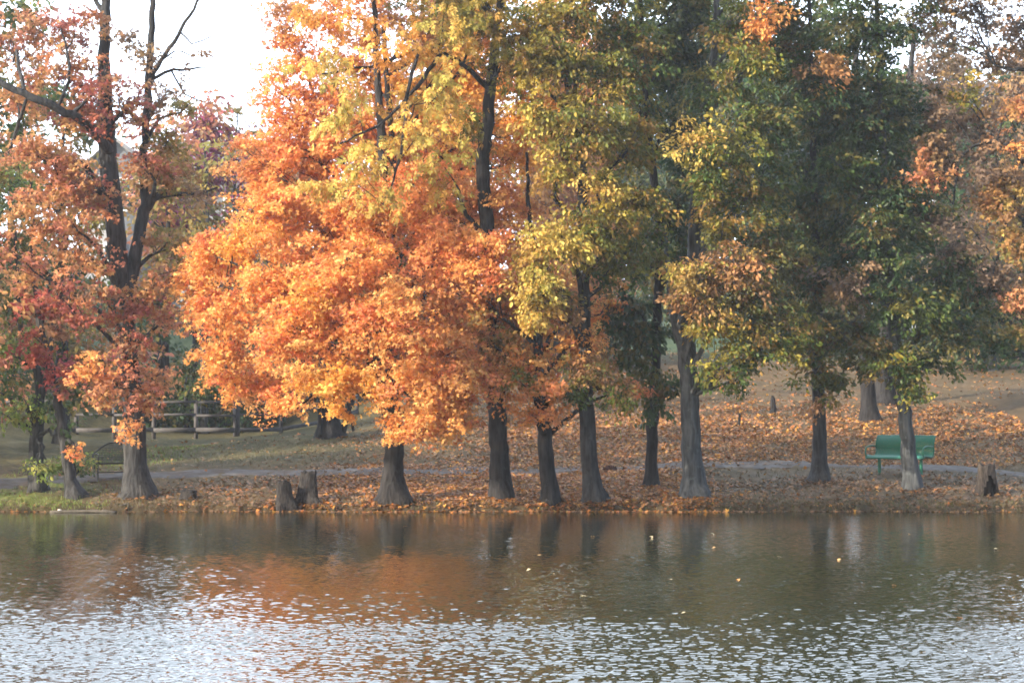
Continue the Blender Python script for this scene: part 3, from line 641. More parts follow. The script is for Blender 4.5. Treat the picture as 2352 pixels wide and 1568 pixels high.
# left group ---------------------------------------------------------
tree('sweetgum_tree', 'big grey sweetgum at the left with a tall forked trunk and thin red-brown leaves',
     [(317, 1140, 72), (313, 1080, 54), (311, 1000, 50), (303, 900, 47), (290, 780, 46), (276, 650, 45), (264, 520, 43), (252, 400, 42), (246, 300, 40), (241, 200, 32), (240, 100, 25), (244, 0, 20), (246, -150, 12)],
     [(90, 70, 90, 60, -.6, 'rust', .6), (40, 120, 60, 60, -.4, 'rust', .6), (180, 60, 80, 70, -.8, 'redbrown', .55), (150, 180, 90, 60, -1, 'redbrown', .7), (60, 230, 70, 45, -1, 'rust', .6), (230, 180, 60, 80, -1.2, 'redbrown', .5), (310, 110, 60, 70, -.4, 'brown', .35),
      (420, 140, 60, 50, 0, 'brown', .18), (380, 220, 70, 50, -.2, 'brown', .3), (300, 240, 60, 60, -.8, 'redbrown', .6), (180, 270, 90, 50, -1, 'redbrown', .7), (80, 350, 70, 50, -1.2, 'rust'), (150, 400, 80, 60, -1.3, 'rust'), (60, 450, 60, 60, -1, 'rust', .45),
      (120, 520, 90, 60, -1.3, 'rust', .9), (210, 460, 50, 60, -1.2, 'redbrown', .8), (200, 590, 60, 60, -1.2, 'rust', .7), (60, 600, 70, 60, -1.2, 'rust', .4), (340, 370, 60, 50, -.6, 'redbrown', .7), (380, 330, 60, 50, .2, 'olive', .8), (390, 410, 70, 40, .2, 'brownorange', .7),
      (440, 440, 60, 40, .4, 'brown', .45), (380, 560, 60, 50, .2, 'brownorange', .6), (430, 620, 45, 50, .6, 'brownorange', .6), (330, 680, 60, 60, -.6, 'redbrown', .7), (250, 700, 60, 50, -1.2, 'redbrown', .7), (380, 740, 50, 60, .2, 'rust', .5), (300, 790, 60, 50, -1, 'redbrown', .7),
      (200, 850, 60, 40, -1.5, 'orangered', .9), (260, 890, 70, 42, -1.5, 'rust', .9), (320, 920, 45, 36, -1.2, 'rust', .9), (300, 980, 30, 26, -1.2, 'orangered', .9), (360, 860, 50, 50, -.5, 'rust', .6), (160, 700, 60, 60, -1.3, 'redbrown', .6), (420, 250, 60, 40, .5, 'olive', .4)],
     leaf='maple', lsize=.098, per=42, pad=.45, dens=3.2, droop=.8, bark='bark_mid', seed=111, flare=.5,
     stems=[[(290, 700, 34, .1), (310, 590, 30, .2), (322, 520, 29, .3), (336, 470, 26, .3), (372, 446, 16, .3), (440, 445, 8, .4), (500, 430, 4, .5)], [(333, 480, 22, .3), (330, 380, 19, .3), (338, 250, 18, .3), (346, 100, 16, .3), (352, -60, 11, .3)],
            [(341, 200, 15, .3), (362, 150, 11, .3), (410, 80, 9, .2), (462, -10, 6, .2), (500, -90, 4, .2)], [(250, 345, 24, -.2), (205, 290, 21, -1.2), (150, 258, 19, -1.7), (70, 222, 17, -2.0), (-40, 175, 13, -2.1)],
            [(343, 185, 9, .3), (400, 162, 7, .2), (480, 155, 3, .2)], [(130, 250, 8, -1.6), (160, 170, 7, -1.4), (140, 60, 4, -1.2)], [(415, 75, 5, .2), (440, 100, 4, .1), (470, 92, 3, 0), (520, 60, 2, 0)], [(395, 165, 5, .3), (425, 215, 4, .3), (470, 235, 2.5, .2)],
            [(360, 155, 5, .3), (400, 120, 4, .2), (450, 130, 2.5, .1)], [(255, 620, 10, -.3), (215, 560, 7, -.9), (165, 520, 4, -1.3)], [(60, 230, 7, -1.9), (40, 290, 9, -1.2), (20, 350, 6, -.8)]],
     extra=(3, (60, 320), (-110, -40), 80, 'rust', .3), twigs=1.0)
tree('sweetgum_tree', 'thin leaning tree with crimson leaves on its bare lower stem at the left shore',
     [(172, 1140, 40), (160, 1100, 26), (150, 1040, 24), (140, 960, 22), (124, 880, 20), (104, 800, 17), (88, 720, 14), (78, 620, 11), (74, 500, 8), (70, 420, 5)],
     [(95, 700, 50, 50, -.5, 'red', .7), (85, 790, 48, 40, -.6, 'red', .8), (130, 760, 42, 45, -.5, 'redbrown', .7), (120, 850, 40, 40, -.5, 'red', .8), (60, 640, 50, 50, -.3, 'rust', .7), (150, 670, 50, 45, -.2, 'redbrown', .6), (175, 1035, 10, 8, -.3, 'orange', .9), (150, 880, 30, 30, -.4, 'redbrown', .7)],
     lsize=.12, per=24, pad=.4, dens=2.6, droop=.8, bark='bark_mid', seed=121, flare=.9, twigs=.9)
tree('elm_tree', 'young elm with light green leaves and shoots round its foot at the left edge',
     [(86, 1126, 42), (84, 1080, 34), (84, 1020, 31), (88, 950, 28), (92, 880, 22), (72, 820, 16), (50, 760, 12), (40, 660, 9), (36, 520, 5)],
     [(20, 800, 55, 50, -.3, 'ltgreen'), (30, 880, 55, 42, -.4, 'green'), (60, 930, 45, 30, -.6, 'ltgreen', .8), (20, 960, 40, 30, -.5, 'ltgreen', .7), (20, 700, 45, 50, 0, 'green', .9), (110, 930, 40, 30, -.4, 'green', .7), (150, 985, 36, 24, -.5, 'green', .7), (85, 1060, 18, 42, -.5, 'ltgreen', .8),
      (30, 560, 50, 60, .5, 'green', .8), (40, 400, 50, 60, .8, 'ltgreen', .5), (110, 1075, 30, 16, -.4, 'ltgreen', .5)],
     leaf='oval', lsize=.12, per=26, pad=.4, dens=2.8, droop=.8, bark='bark_mid', seed=131, flare=.6,
     stems=[[(88, 930, 16, 0), (110, 860, 13, 0), (120, 760, 10, .2), (112, 640, 6, .3)], [(86, 945, 10, -.1), (40, 925, 7, -.3), (0, 900, 4, -.4)]])
tree('shrub', 'small green shrub leaning over the shore below the crimson tree', [(172, 1128, 10), (170, 1080, 8), (165, 1040, 5)],
     [(180, 1070, 34, 26, 0, 'green', .9), (160, 1050, 24, 24, 0, 'ltgreen', .7), (200, 1058, 20, 18, .1, 'ltgreen', .6)], leaf='oval', lsize=.09, per=24, pad=.3, dens=3, seed=133, flare=0, cat='shrub', sides=8)

# middle distance ----------------------------------------------------
def far(label, x, py, h, w, Y, pals, seed, name='tree', n=9, bark='bark_mid', dens=2.2, lsize=.26, y_lo=.25, per=22, pad=.9, group=None, leaf='oval', cat='tree'):
    """a tree at depth Y whose crown is centred at photo x, topped at py, with crown width w px and height h px"""
    R = RS(seed); p = at(x, 900, Y); b = np.array([p[0], Y, float(H(p[0], Y))]); _, by = to_px(b); by = float(by)
    lob = []
    for i in range(n):
        t = (i+.5)/n; a = R.uniform(-1, 1)
        lob.append((x + a*w*.40*math.sin(PI*(.15+.68*t))*1.1, py + h*(.10+.82*t), w*R.uniform(.22, .32), h*R.uniform(.13, .2), R.uniform(-1.6, 1.6), pals[R.randint(len(pals))], R.uniform(.7, 1.1)))
    tw = max(8, w*.08)
    return tree(name, label, [(x+R.uniform(-6, 6), by, tw*1.25), (x, by-(by-py)*.3, tw), (x+R.uniform(-8, 8), by-(by-py)*.65, tw*.6), (x, py+h*.1, tw*.25)], lob, leaf=leaf, lsize=lsize, per=per, pad=pad,
                dens=dens, droop=.7, bark=bark, base=b, seed=seed, group=group, sides=10, twigs=.3, cat=cat)

tree('oak_tree', 'nearest of the dark trunks on the leafy hill, standing behind the green bench',
     [(1998, 966, 46), (1996, 930, 36), (1992, 870, 33), (1988, 800, 30), (1980, 600, 26), (1970, 300, 20), (1965, 60, 10)],
     [(1900, 200, 170, 120, 1, 'darkgreen'), (1850, 400, 150, 110, 1, 'darkgreen'), (2000, 560, 150, 100, 1, 'darkgreen'), (1930, 700, 120, 60, 0, 'greenbrown'), (2060, 300, 150, 120, 1, 'darkgreen'), (1800, 560, 120, 100, 1, 'greenbrown'), (1900, 30, 160, 80, 1, 'green')],
     lsize=.22, per=26, pad=.75, dens=2.6, bark='bark_dark', seed=141, leaf='oval', sides=12)
tree('oak_tree', 'farther dark trunk on the leafy hill, second in line behind the green bench',
     [(2033, 928, 50), (2033, 880, 40), (2031, 800, 34), (2040, 600, 24), (2080, 300, 18), (2100, 60, 10)],
     [(2150, 200, 130, 110, 1, 'graybrown', .6), (2120, 400, 130, 110, 1, 'darkgreen'), (2200, 560, 130, 90, 1, 'brown'), (2150, 700, 130, 70, 0, 'darkgreen'), (2270, 740, 90, 60, 1, 'greenbrown')],
     lsize=.22, per=26, pad=.75, dens=2.4, bark='bark_dark', seed=142, leaf='oval', sides=12)
tree('oak_tree', 'stout dark multi-stemmed oak on the grass behind the orange maple',
     [(760, 1003, 64), (757, 980, 52), (755, 940, 46), (750, 800, 38), (745, 600, 28), (760, 420, 16)],
     [(740, 560, 120, 90, 1, 'brownorange'), (820, 700, 120, 80, 1, 'olive'), (660, 720, 110, 80, 1, 'greenbrown'), (860, 420, 110, 90, 2, 'olive', .6)],
     stems=[[(784, 1002, 16), (796, 960, 14), (812, 880, 12), (830, 760, 8)], [(812, 990, 7, -.5), (800, 930, 6, -.5), (792, 880, 5, -.5)], [(735, 1004, 10, -.4), (736, 960, 8, -.4), (730, 880, 6, -.4)]],
     lsize=.2, per=24, pad=.7, dens=2.0, bark='bark_dark', seed=143, leaf='oval', sides=12, flare=.35)
# behind the fence, left
far('purple-leaved tree showing above the olive trees left of the maple', 450, 215, 330, 200, 78, ['purple', 'purple', 'purple', 'redbrown'], 151, n=12, dens=3.6)
far('rust-coloured tree directly behind the upper left of the maple', 690, 330, 480, 230, 82, ['brownorange', 'rust', 'olive'], 159, n=14, dens=3)
far('thin olive tree left of the maple under the bright gap of sky', 545, 225, 330, 150, 80, ['olive', 'purple', 'brownorange'], 158, n=10, dens=1.8)
far('olive-brown tree left of the maple in front of the pale house', 470, 290, 420, 200, 74, ['olive', 'olive', 'brownorange'], 152, n=12, dens=2.4)
far('rusty brown tree behind the forked grey trunk at the left', 380, 250, 500, 190, 76, ['brownorange', 'olive', 'rust'], 153, n=13, dens=2.2)
far('yellow-brown tree low behind the left side of the maple', 520, 560, 400, 230, 76, ['olive', 'brownorange', 'greenbrown'], 157, n=10, dens=1.8)
far('green tree at the far left behind the red-brown leaves', 20, 250, 700, 260, 72, ['green', 'ltgreen', 'green'], 154, n=12, dens=1.6)
far('olive green tree behind the crimson leaves at the left', 170, 520, 430, 260, 75, ['greenbrown', 'olive', 'green'], 155, n=11, dens=1.8)
far('green tree between the forked trunk and the maple, low behind the fence', 370, 640, 330, 190, 77, ['green', 'olive', 'darkgreen'], 156, n=9, dens=2.2)
for i, (x, py, w, h, Y, pal) in enumerate([(600, 840, 130, 130, 77, 'darkgreen'), (510, 855, 140, 145, 75, 'darkgreen'), (430, 840, 130, 160, 74.5, 'green'), (330, 880, 130, 125, 74, 'darkgreen'), (220, 880, 150, 125, 74, 'darkgreen'), (90, 890, 170, 120, 74, 'green'), (690, 840, 130, 110, 79, 'darkgreen')]):
    far(['dark evergreen shrub just behind the sloping fence, nearest the maple', 'dark evergreen shrub behind the corner post of the fence', 'tall green shrub behind the level fence', 'dark shrub behind the fence right of the big grey trunk',
         'dark shrub behind the fence left of the big grey trunk', 'green shrub behind the fence at the far left', 'dark shrub at the top of the sloping fence under the maple'][i],
        x, py, h, w, Y, [pal], 160+i, name='shrub', n=10, dens=4, lsize=.16, per=30, pad=.55, cat='shrub', group='shrubs behind the fence')
# behind the centre and right
for i, (x, py, h, w, Y, pals, lab) in enumerate([
    (1000, -30, 910, 330, 84, ['olive', 'brownorange', 'gold'], 'golden brown tree far behind the maple crown'),
    (1270, -50, 920, 330, 88, ['rust', 'gold', 'orange'], 'golden orange tree far behind the yellow hickory'),
    (1560, -60, 870, 330, 118, ['darkgreen', 'darkgreen', 'green'], 'dark green tree at the top of the hill behind the slender oak'),
    (1400, 200, 610, 330, 122, ['darkgreen', 'green'], 'dark green tree beyond the far lawn left of the slender oak'),
    (1740, -40, 860, 330, 112, ['darkgreen', 'greenbrown'], 'dark green tree at the top of the hill behind the pale trunk'),
    (1930, 150, 680, 360, 96, ['darkgreen', 'green'], 'dark tree on the hill filling the gap behind the dense oak'),
    (2180, 100, 720, 280, 92, ['brown', 'greenbrown', 'graybrown'], 'brown tree on the hill in front of the blue-grey house'),
    (2340, 60, 750, 260, 88, ['brown', 'brownorange', 'darkgreen'], 'brown tree on the hill at the right edge'),
    (2280, 560, 280, 200, 82, ['darkgreen', 'greenbrown'], 'low dark green tree on the hill at the right'),
    (880, 480, 470, 240, 82, ['olive', 'green', 'brownorange'], 'olive tree behind the lower maple crown')]):
    far(lab, x, py, h, w, Y, pals, 180+i, n=18, dens=3.4, lsize=.28, pad=1.0, per=28)
for i, (x, py, h, w, Y, lab) in enumerate([(1095, 650, 240, 200, 83, 'dark shrub on the hill behind the two black trunks right of the maple'), (975, 680, 200, 170, 85, 'added dark shrub on the hill behind the maple trunk'),
                                            (735, 640, 290, 190, 84, 'added dark shrub on the hill above the top of the sloping fence'), (825, 640, 270, 180, 86, 'added dark shrub on the hill between the fence and the maple trunk'), (1230, 730, 140, 170, 90, 'dark shrub on the hill behind the curved grey trunk')]):
    far(lab, x, py, h, w, Y, ['darkgreen', 'greenbrown', 'green'], 220+i, name='shrub', n=16, dens=4, lsize=.22, per=28, pad=.7, cat='shrub', group='shrubs on the hill')  # shrubs round the maple trunk and fence added to block sky glare on water
# unseen trees added left of the frame to shade the bank and hill
SHADE_TREES = [(-15.2, 46.6, 12.5, 201, 'added rusty shade tree just beyond the left edge of the frame, nearest the light green elm'), (-18.7, 44.2, 13, 202, 'added olive shade tree on the left shore nearest the water'), (-16.2, 55, 13, 203, 'added rusty shade tree on the left bank between path and fence'),
         (-22, 51, 14, 204, 'added broad green shade tree well back on the left bank'), (-20, 60, 13.5, 205, 'added olive shade tree close to the left end of the level fence'), (-27, 55, 14, 206, 'added green shade tree farthest left on the bank'), (-14.8, 63, 12, 207, 'added rusty shade tree in front of the left end of the fence'),
         (-19.2, 28.8, 15, 208, 'added tall olive shade tree out on the left shore of the pond'), (-22.4, 26.8, 16, 209, 'tallest added shade tree on the left shore, set behind the tall olive one')]
for x, Y, hh, sd, lab in SHADE_TREES:
    b = np.array([x, Y, float(H(x, Y))]); R = RS(sd); px, py = to_px(b); k = F_PX/Y
    lob = [(px+R.uniform(-2.0, 2.0)*k*(1 if Y > 40 else .7), py-hh*k*t, 1.5*k, 1.1*k, R.uniform(-2, 2), ['rust', 'olive', 'green'][R.randint(3)], .9) for t in np.linspace(.17 if Y > 40 else .42, .97, 14)]
    tree('shade_tree', lab, [(px, py, .5*k), (px, py-hh*k*.3, .38*k), (px, py-hh*k*.65, .24*k), (px, py-hh*k*.95, .06*k)], lob, lsize=.22, per=22, pad=.7, dens=2.6, base=b, seed=sd, sides=10, twigs=.2, leaf='oval')

# ------------------------------------------------------------------ stumps, stakes, driftwood
def stump(label, px, py, wpx, hpx, seed, mat='stump', flare=.5, lean=(0, 0), jag=.10, taper=.85, hollow=False):
    b = ground(px, py); k = b[1]/F_PX; r = wpx*k/2; h = hpx*k
    R = RS(seed); root = empty('tree_stump', b, label, 'stump')
    n = 12; t = np.linspace(0, 1, n); sides = 28
    th = np.linspace(0, 2*PI, sides, endpoint=False)
    ph = R.rand(6)*6.28
    zz = np.concatenate([[-.25], t*h]); V = []
    for i, z in enumerate(zz):
        u = max(z, 0)/h
        rad = r*(1-(1-taper)*u)*(1+.07*np.sin(3*th+ph[0])+.05*np.sin(7*th+ph[1]+u)+.04*np.sin(11*th+ph[2]+2*u)+.03*R.randn(sides))
        rad = rad*(1+flare*math.exp(-max(z, 0)/(.22*h))*(.5+.5*np.sin(4*th+ph[3])))
        c = np.array([lean[0]*u*h, lean[1]*u*h, z])
        rim = np.zeros(sides)
        if i == n: rim = jag*(np.sin(2*th+ph[4])*.5+np.sin(5*th+ph[5])*.35+.3*R.randn(sides))
        V.append(np.c_[c[0]+rad*np.cos(th), c[1]+rad*np.sin(th)*.9, c[2]+rim])
    # the rotten centre of the top
    V.append(np.c_[V[-1][:, 0]*.72+lean[0]*h*.28, V[-1][:, 1]*.72+lean[1]*h*.28, V[-1][:, 2]*.5+h*.42+.02*R.randn(sides)])
    V.append(np.c_[V[-1][:, 0]*.3+lean[0]*h*.7, V[-1][:, 1]*.3+lean[1]*h*.7, np.full(sides, h*.78)])
    m = len(V); Vv = np.vstack(V); Fs = []
    for i in range(m-1):
        for j in range(sides):
            kx = (j+1) % sides
            if hollow and 1 <= i <= 7:
                a = abs(((th[j]+PI/2-.18+PI) % (2*PI))-PI)
                if a < .95-.10*i: continue
            Fs.append((i*sides+j, i*sides+kx, (i+1)*sides+kx, (i+1)*sides+j))
    Fs.append(tuple(range((m-1)*sides, m*sides)))
    mesh_np('stump_wood', Vv, [len(f) for f in Fs], [i for f in Fs for i in f], M[mat], root)
    if hollow:
        g = MB(); g.tube([(0, .02, -.2), (0, .02, h*.3), (0, .03, h*.74)], [r*.92, r*.8, r*.45], 16); g.build('hollow', M['cavity'], root)
    return root
stump('shorter broken stump at the water edge with a small knot hole', 655, 1163, 40, 57, 301, lean=(-.08, 0), taper=.8, jag=.05)
stump('taller grey stump leaning right beside the shorter broken one', 705, 1156, 50, 73, 302, lean=(.06, .05), taper=.72, jag=.05, flare=.7)
stump('low flat-cut stump in brown leaves right of the big sweetgum', 434, 1146, 40, 20, 303, taper=.9, flare=.25, jag=.03)
stump('hollow stump with a dark triangular opening at the far right shore', 2266, 1137, 46, 72, 304, mat='stump_pale', taper=.78, jag=.07, flare=.35, hollow=True)
def stake(label, px, py, wpx, hpx, seed, mat='bark_dark', lean=(.02, 0)):
    b = ground(px, py); k = b[1]/F_PX; h = hpx*k; R = RS(seed); g = MB()
    z = np.linspace(-.15, h, 8); P = np.c_[lean[0]*z+.012*R.randn(8), lean[1]*z, z]; r = wpx*k/2*np.interp(z, [0, h*.8, h], [1.15, .85, .35])
    g.tube(P, r, 8, rid=.12, seed=seed); o = g.build('snag', M[mat]); o.location = b; tag(o, label, 'snag'); return o
stake('dark broken snag standing alone on the leafy hill', 1775, 950, 13, 42, 311)
stake('thin short dark snag on the leafy hill right of the pale trunk', 1697, 979, 7, 31, 312)
stake('thin pale stick upright at the water edge below the big sweetgum', 294, 1172, 4, 18, 313, 'drift')
def driftwood():
    g = MB(); P = [at(px, py, 45.15) for px, py in ((218, 1153), (232, 1163), (246, 1167), (268, 1164), (296, 1155))]
    L_ = smooth_line(np.c_[P, [.02, .03, .035, .035, .02]], .08); g.tube(L_[:, :3], L_[:, 3], 8, rid=.1, seed=5); b = L_[len(L_)//2, :3].copy()
    o = g.build('driftwood_branch', M['drift'], origin=b); o.location = b; tag(o, 'bent bleached branch lying along the shore under the big sweetgum', 'branch')
    g = MB(); P = [(-.95, 0, 0), (-.5, .02, .01), (0, 0, .02), (.6, -.02, .0)]; g.tube(smooth_line(np.array(P), .15), .035, 8, rid=.1, seed=6)
    o = g.build('floating_log', M['drift']); p = at(200, 1180, 44.6); o.location = (p[0]+.1, 44.55, .012); tag(o, 'thin pale log floating at the left shore', 'log')
    R = RS(9); bm = MB(); th = np.linspace(0, 2*PI, 12, endpoint=False); V = []
    for z, rr in ((-.05, .04), (.0, .055), (.02, .05), (.045, .03)): V.append(np.c_[rr*np.cos(th)*(1+.15*R.randn(12)), rr*np.sin(th)*(1+.15*R.randn(12)), np.full(12, z)])
    Fs = [(i*12+j, i*12+(j+1) % 12, (i+1)*12+(j+1) % 12, (i+1)*12+j) for i in range(3) for j in range(12)]+[tuple(range(36, 48))]
    bm.add(np.vstack(V), Fs); o = bm.build('shore_rock', M['rock']); p = ground(137, 1173); o.location = p; tag(o, 'small white rock at the left water edge', 'rock')
    # heap of dark bark and leaves on the path edge
    b = ground(1402, 1082); R = RS(10); n = 420; u = R.randn(n, 3); u /= np.linalg.norm(u, axis=1)[:, None]; u[:, 2] = np.abs(u[:, 2])
    P = u*np.array([.17, .12, .13])*(R.rand(n)**.4)[:, None]; cols = np.array([(.12, .045, .03), (.18, .07, .04), (.07, .035, .03)])
    o = leaves('leaf_pile', P, R.randn(n, 3), u+.4*R.randn(n, 3), R.uniform(.06, .12, n), cols[R.randint(0, 3, n)], 'maple', M['leaf_litter']); o.location = b; tag(o, 'small dark red-brown heap of leaves beside the path', 'leaf pile')
driftwood()

# ------------------------------------------------------------------ fences
def fence(label, posts, Ys=None):
    pts = []
    for i, (px, py) in enumerate(posts):
        if Ys: p = at(px, py, Ys[i]); p[2] = float(H(p[0], p[1]))
        else: p = ground(px, py, 50)
        pts.append(p)
    L_ = np.array([np.linalg.norm(p[:2]-pts[0][:2]) for p in pts]); zf = np.full(len(pts), FZ) if len(pts) > 5 else np.polyval(np.polyfit(L_, [p[2] for p in pts], 2), L_)
    if len(pts) <= 5: zf[0] = FZ
    for p, z in zip(pts, zf): p[2] = z
    root = empty('rail_fence', pts[0], label, 'fence'); R = RS(len(posts))
    for i, p in enumerate(pts):
        g = MB(); g.box(p-pts[0]+np.array([0, 0, .42]), (.13, .13, 1.58), R.uniform(-.1, .1)); g.build('post', M['fence'], root)
    for a, b in zip(pts[:-1], pts[1:]):
        d = (b-a)/np.linalg.norm(b-a); off = np.array([-d[1], d[0], 0])*-.085
        for z, hh in ((.15, .15), (.68, .085), (1.15, .085)):
            g = MB(); j = R.uniform(-.02, .02, 2)
            g.beam(a-pts[0]+off+np.array([0, 0, z+j[0]])+d*.01, b-pts[0]+off+np.array([0, 0, z+j[1]])-d*.01, .035, hh); g.build('rail', M['fence'], root)
    return root
FY = 68.5
FZ = float(np.mean([H(at(x, 1017, FY)[0], FY) for x in (88, 175, 262, 353, 450, 540)]))      # the level run stands on nearly flat ground
fence('weathered grey rail fence running level across the left behind the big trunk', [(x, 1017) for x in (-190, -95, 0, 88, 175, 262, 353, 450, 540)], [FY]*9)
fence('weathered grey rail fence climbing the slope from the corner towards the maple', [(546, 1017), (645, 988), (735, 966), (820, 948)], [FY+.06, 70.0, 71.6, 73.2])

# ------------------------------------------------------------------ benches
def tube_obj(name, P, r, mat, parent, sides=8, step=.05):
    g = MB(); g.tube(smooth_line(np.asarray(P, float), step), r, sides); return g.build(name, mat, parent, smooth=True)
def sheet(name, prof, x0, x1, mat, parent, thick=.012):
    """a bent metal sheet: profile of (y, z) swept along x, with uv in metres for the holes"""
    S = smooth_line(np.array([(0, y, z) for y, z in prof]), .03)[:, 1:]; n = len(S)
    T = np.gradient(S, axis=0); T /= np.linalg.norm(T, axis=1)[:, None]; Nn = np.c_[-T[:, 1], T[:, 0]]
    L = np.concatenate([[0], np.cumsum(np.linalg.norm(np.diff(S, axis=0), axis=1))])
    V, UV, Fs = [], [], []
    for side in (0, 1):
        Q = S + Nn*thick*side
        for x in (x0, x1):
            for i in range(n): V.append((x, Q[i, 0], Q[i, 1])); UV.append((x-x0, L[i]))
    for s in (0, 1):
        o = s*2*n
        for i in range(n-1):
            f = (o+i, o+n+i, o+n+i+1, o+i+1); Fs.append(f if s else f[::-1])
    o = mesh_np(name, np.array(V), 4, Fs, mat, parent, smooth=True)
    uv = o.data.uv_layers.new(name='UVMap'); li = np.array(Fs).ravel(); uv.data.foreach_set('uv', np.array(UV)[li].astype(np.float32).ravel())
    return o
def green_bench():
    pl = ground(2021, 1086)
    ang = math.atan2(-.62, .78)
    root = empty('park_bench', pl, 'green perforated metal park bench partly behind the leaning grey trunk', 'bench', rz=ang)
    L = 1.62; x0, x1 = -.22, L-.22
    seat = [(-.34, .40), (-.31, .445), (-.22, .455), (-.05, .44), (.10, .43)]
    back = [(.10, .43), (.19, .455), (.235, .53), (.25, .62), (.235, .70), (.25, .80), (.30, .90), (.34, .955)]
    sheet('seat', seat, x0, x1, M['panel'], root); sheet('backrest', back, x0, x1, M['panel'], root)
    for y, z, nm in ((-.345, .40, 'front_rail'), (.35, .96, 'top_rail'), (.245, .66, 'back_rail'), (.10, .42, 'seat_rail')):
        tube_obj(nm, [(x0, y, z), ((x0+x1)/2, y, z), (x1, y, z)], .024, M['green_metal'], root)
    for x in (x0, x1):
        tube_obj('side_frame', [(x, *q) for q in seat+back[1:]], .024, M['green_metal'], root)
        tube_obj('armrest', [(x, -.32, .42), (x, -.36, .55), (x, -.31, .66), (x, -.16, .705), (x, .10, .70), (x, .24, .69)], .021, M['green_metal'], root)
    for x in (0, L-.44):
        zg = -float(pl[2]) + float(H(*(pl[:2]+np.array([math.cos(ang)*x, math.sin(ang)*x]))))
        tube_obj('leg', [(x, -.02, zg-.15), (x, -.02, .2), (x, -.02, .43)], .042, M['green_metal'], root, 12)
        tube_obj('support', [(x, -.30, .40), (x, 0, .405), (x, .2, .42)], .022, M['green_metal'], root)
green_bench()
def dark_bench():
    p = ground(228, 1101); ang = math.atan2(.40, .9)
    root = empty('park_bench', p, 'dark metal bench with an arched back half hidden by the big sweetgum trunk', 'bench', rz=ang)
    L = 1.12; m = M['black_metal']
    g = MB()
    for i in range(6): g.box((L/2-.1, -.22+i*.085, .43-.008*i), (L, .06, .025))
    g.build('seat', m, root)
    x = np.linspace(0, L, 9)-.1
    top = .58+.36*np.sin(np.linspace(0.12, PI-.12, 9))
    tube_obj('back_frame', [(-.1, .26, .43)]+[(a, .30+.06*t, t) for a, t in zip(x, top)]+[(L-.1, .26, .43)], .018, m, root)
    g = MB()
    for i in range(30):
        a = -.08+i*(L-.04)/29; t = np.interp(a, x, top); g.tube([(a, .27, .44), (a, .30+.06*t, t)], .006, 4, cap=False)
    for z in np.arange(.5, .94, .06):
        ok = x[top > z-.01]
        if len(ok) > 1: g.tube([(ok[0], .30+.06*z-.01, z), (ok[-1], .30+.06*z-.01, z)], .006, 4, cap=False)
    g.build('backrest', m, root)
    for a in (-.08, L-.12):
        tube_obj('armrest', [(a, -.24, .43), (a, -.25, .62), (a, -.1, .66), (a, .30, .64)], .016, m, root)
        for y in (-.22, .24): tube_obj('leg', [(a, y, -.12), (a, y*.95, .2), (a, y*.9, .43)], .02, m, root)
        tube_obj('stretcher', [(a, -.21, .16), (a, 0, .15), (a, .22, .16)], .012, m, root)
    tube_obj('front_stretcher', [(-.08, -.21, .19), (L/2, -.21, .19), (L-.12, -.21, .19)], .012, m, root)
dark_bench()

# ------------------------------------------------------------------ houses
def gable(root, c, w, d, z0, eave, ridge, along, wall, name='wall', over=.4):
    """walls and a gable roof; along='x' puts the ridge along x, 'y' along y"""
    x, y = c; hw, hd = w/2, d/2; g = MB()
    P = [(x-hw, y-hd), (x+hw, y-hd), (x+hw, y+hd), (x-hw, y+hd)]
    V = [(a, b, z0) for a, b in P] + [(a, b, eave) for a, b in P]; Fs = [(0, 1, 5, 4), (1, 2, 6, 5), (2, 3, 7, 6), (3, 0, 4, 7)]
    if along == 'y': V += [(x, y-hd, ridge), (x, y+hd, ridge)]; Fs += [(4, 5, 8), (6, 7, 9)]
    else: V += [(x-hw, y, ridge), (x+hw, y, ridge)]; Fs += [(7, 4, 8), (5, 6, 9)]
    g.add(V, Fs); g.build(name, wall, root)
    g = MB(); t = .14
    if along == 'y':
        sl = (ridge-eave)/hw
        for s in (-1, 1):
            a = np.array([[x, y-hd-over, ridge+.02], [x+s*(hw+over), y-hd-over, eave-sl*over+.02], [x+s*(hw+over), y+hd+over, eave-sl*over+.02], [x, y+hd+over, ridge+.02]])
            g.add(np.vstack([a, a+np.array([0, 0, t])]), [(0, 1, 2, 3), (7, 6, 5, 4), (0, 4, 5, 1), (1, 5, 6, 2), (2, 6, 7, 3), (3, 7, 4, 0)])
    else:
        sl = (ridge-eave)/hd
        for s in (-1, 1):
            a = np.array([[x-hw-over, y, ridge+.02], [x-hw-over, y+s*(hd+over), eave-sl*over+.02], [x+hw+over, y+s*(hd+over), eave-sl*over+.02], [x+hw+over, y, ridge+.02]])
            g.add(np.vstack([a, a+np.array([0, 0, t])]), [(0, 1, 2, 3), (7, 6, 5, 4), (0, 4, 5, 1), (1, 5, 6, 2), (2, 6, 7, 3), (3, 7, 4, 0)])
    g.build('roof', M['roof'], root)
def window(root, x, y, z, w, h):
    g = MB(); t = .11
    g.box((x-w/2-t/2, y, z), (t, .09, h)); g.box((x+w/2+t/2, y, z), (t, .09, h)); g.box((x, y, z+h/2+t/2), (w+2*t, .10, t)); g.box((x, y, z-h/2-t/2), (w+2*t, .12, t)); g.box((x, y+.012, z), (w, .05, .05))
    f = g.build('window', M['trim'], root); g = MB(); g.box((x, y+.025, z), (w, .02, h)); g.build('pane', M['glass'], f)
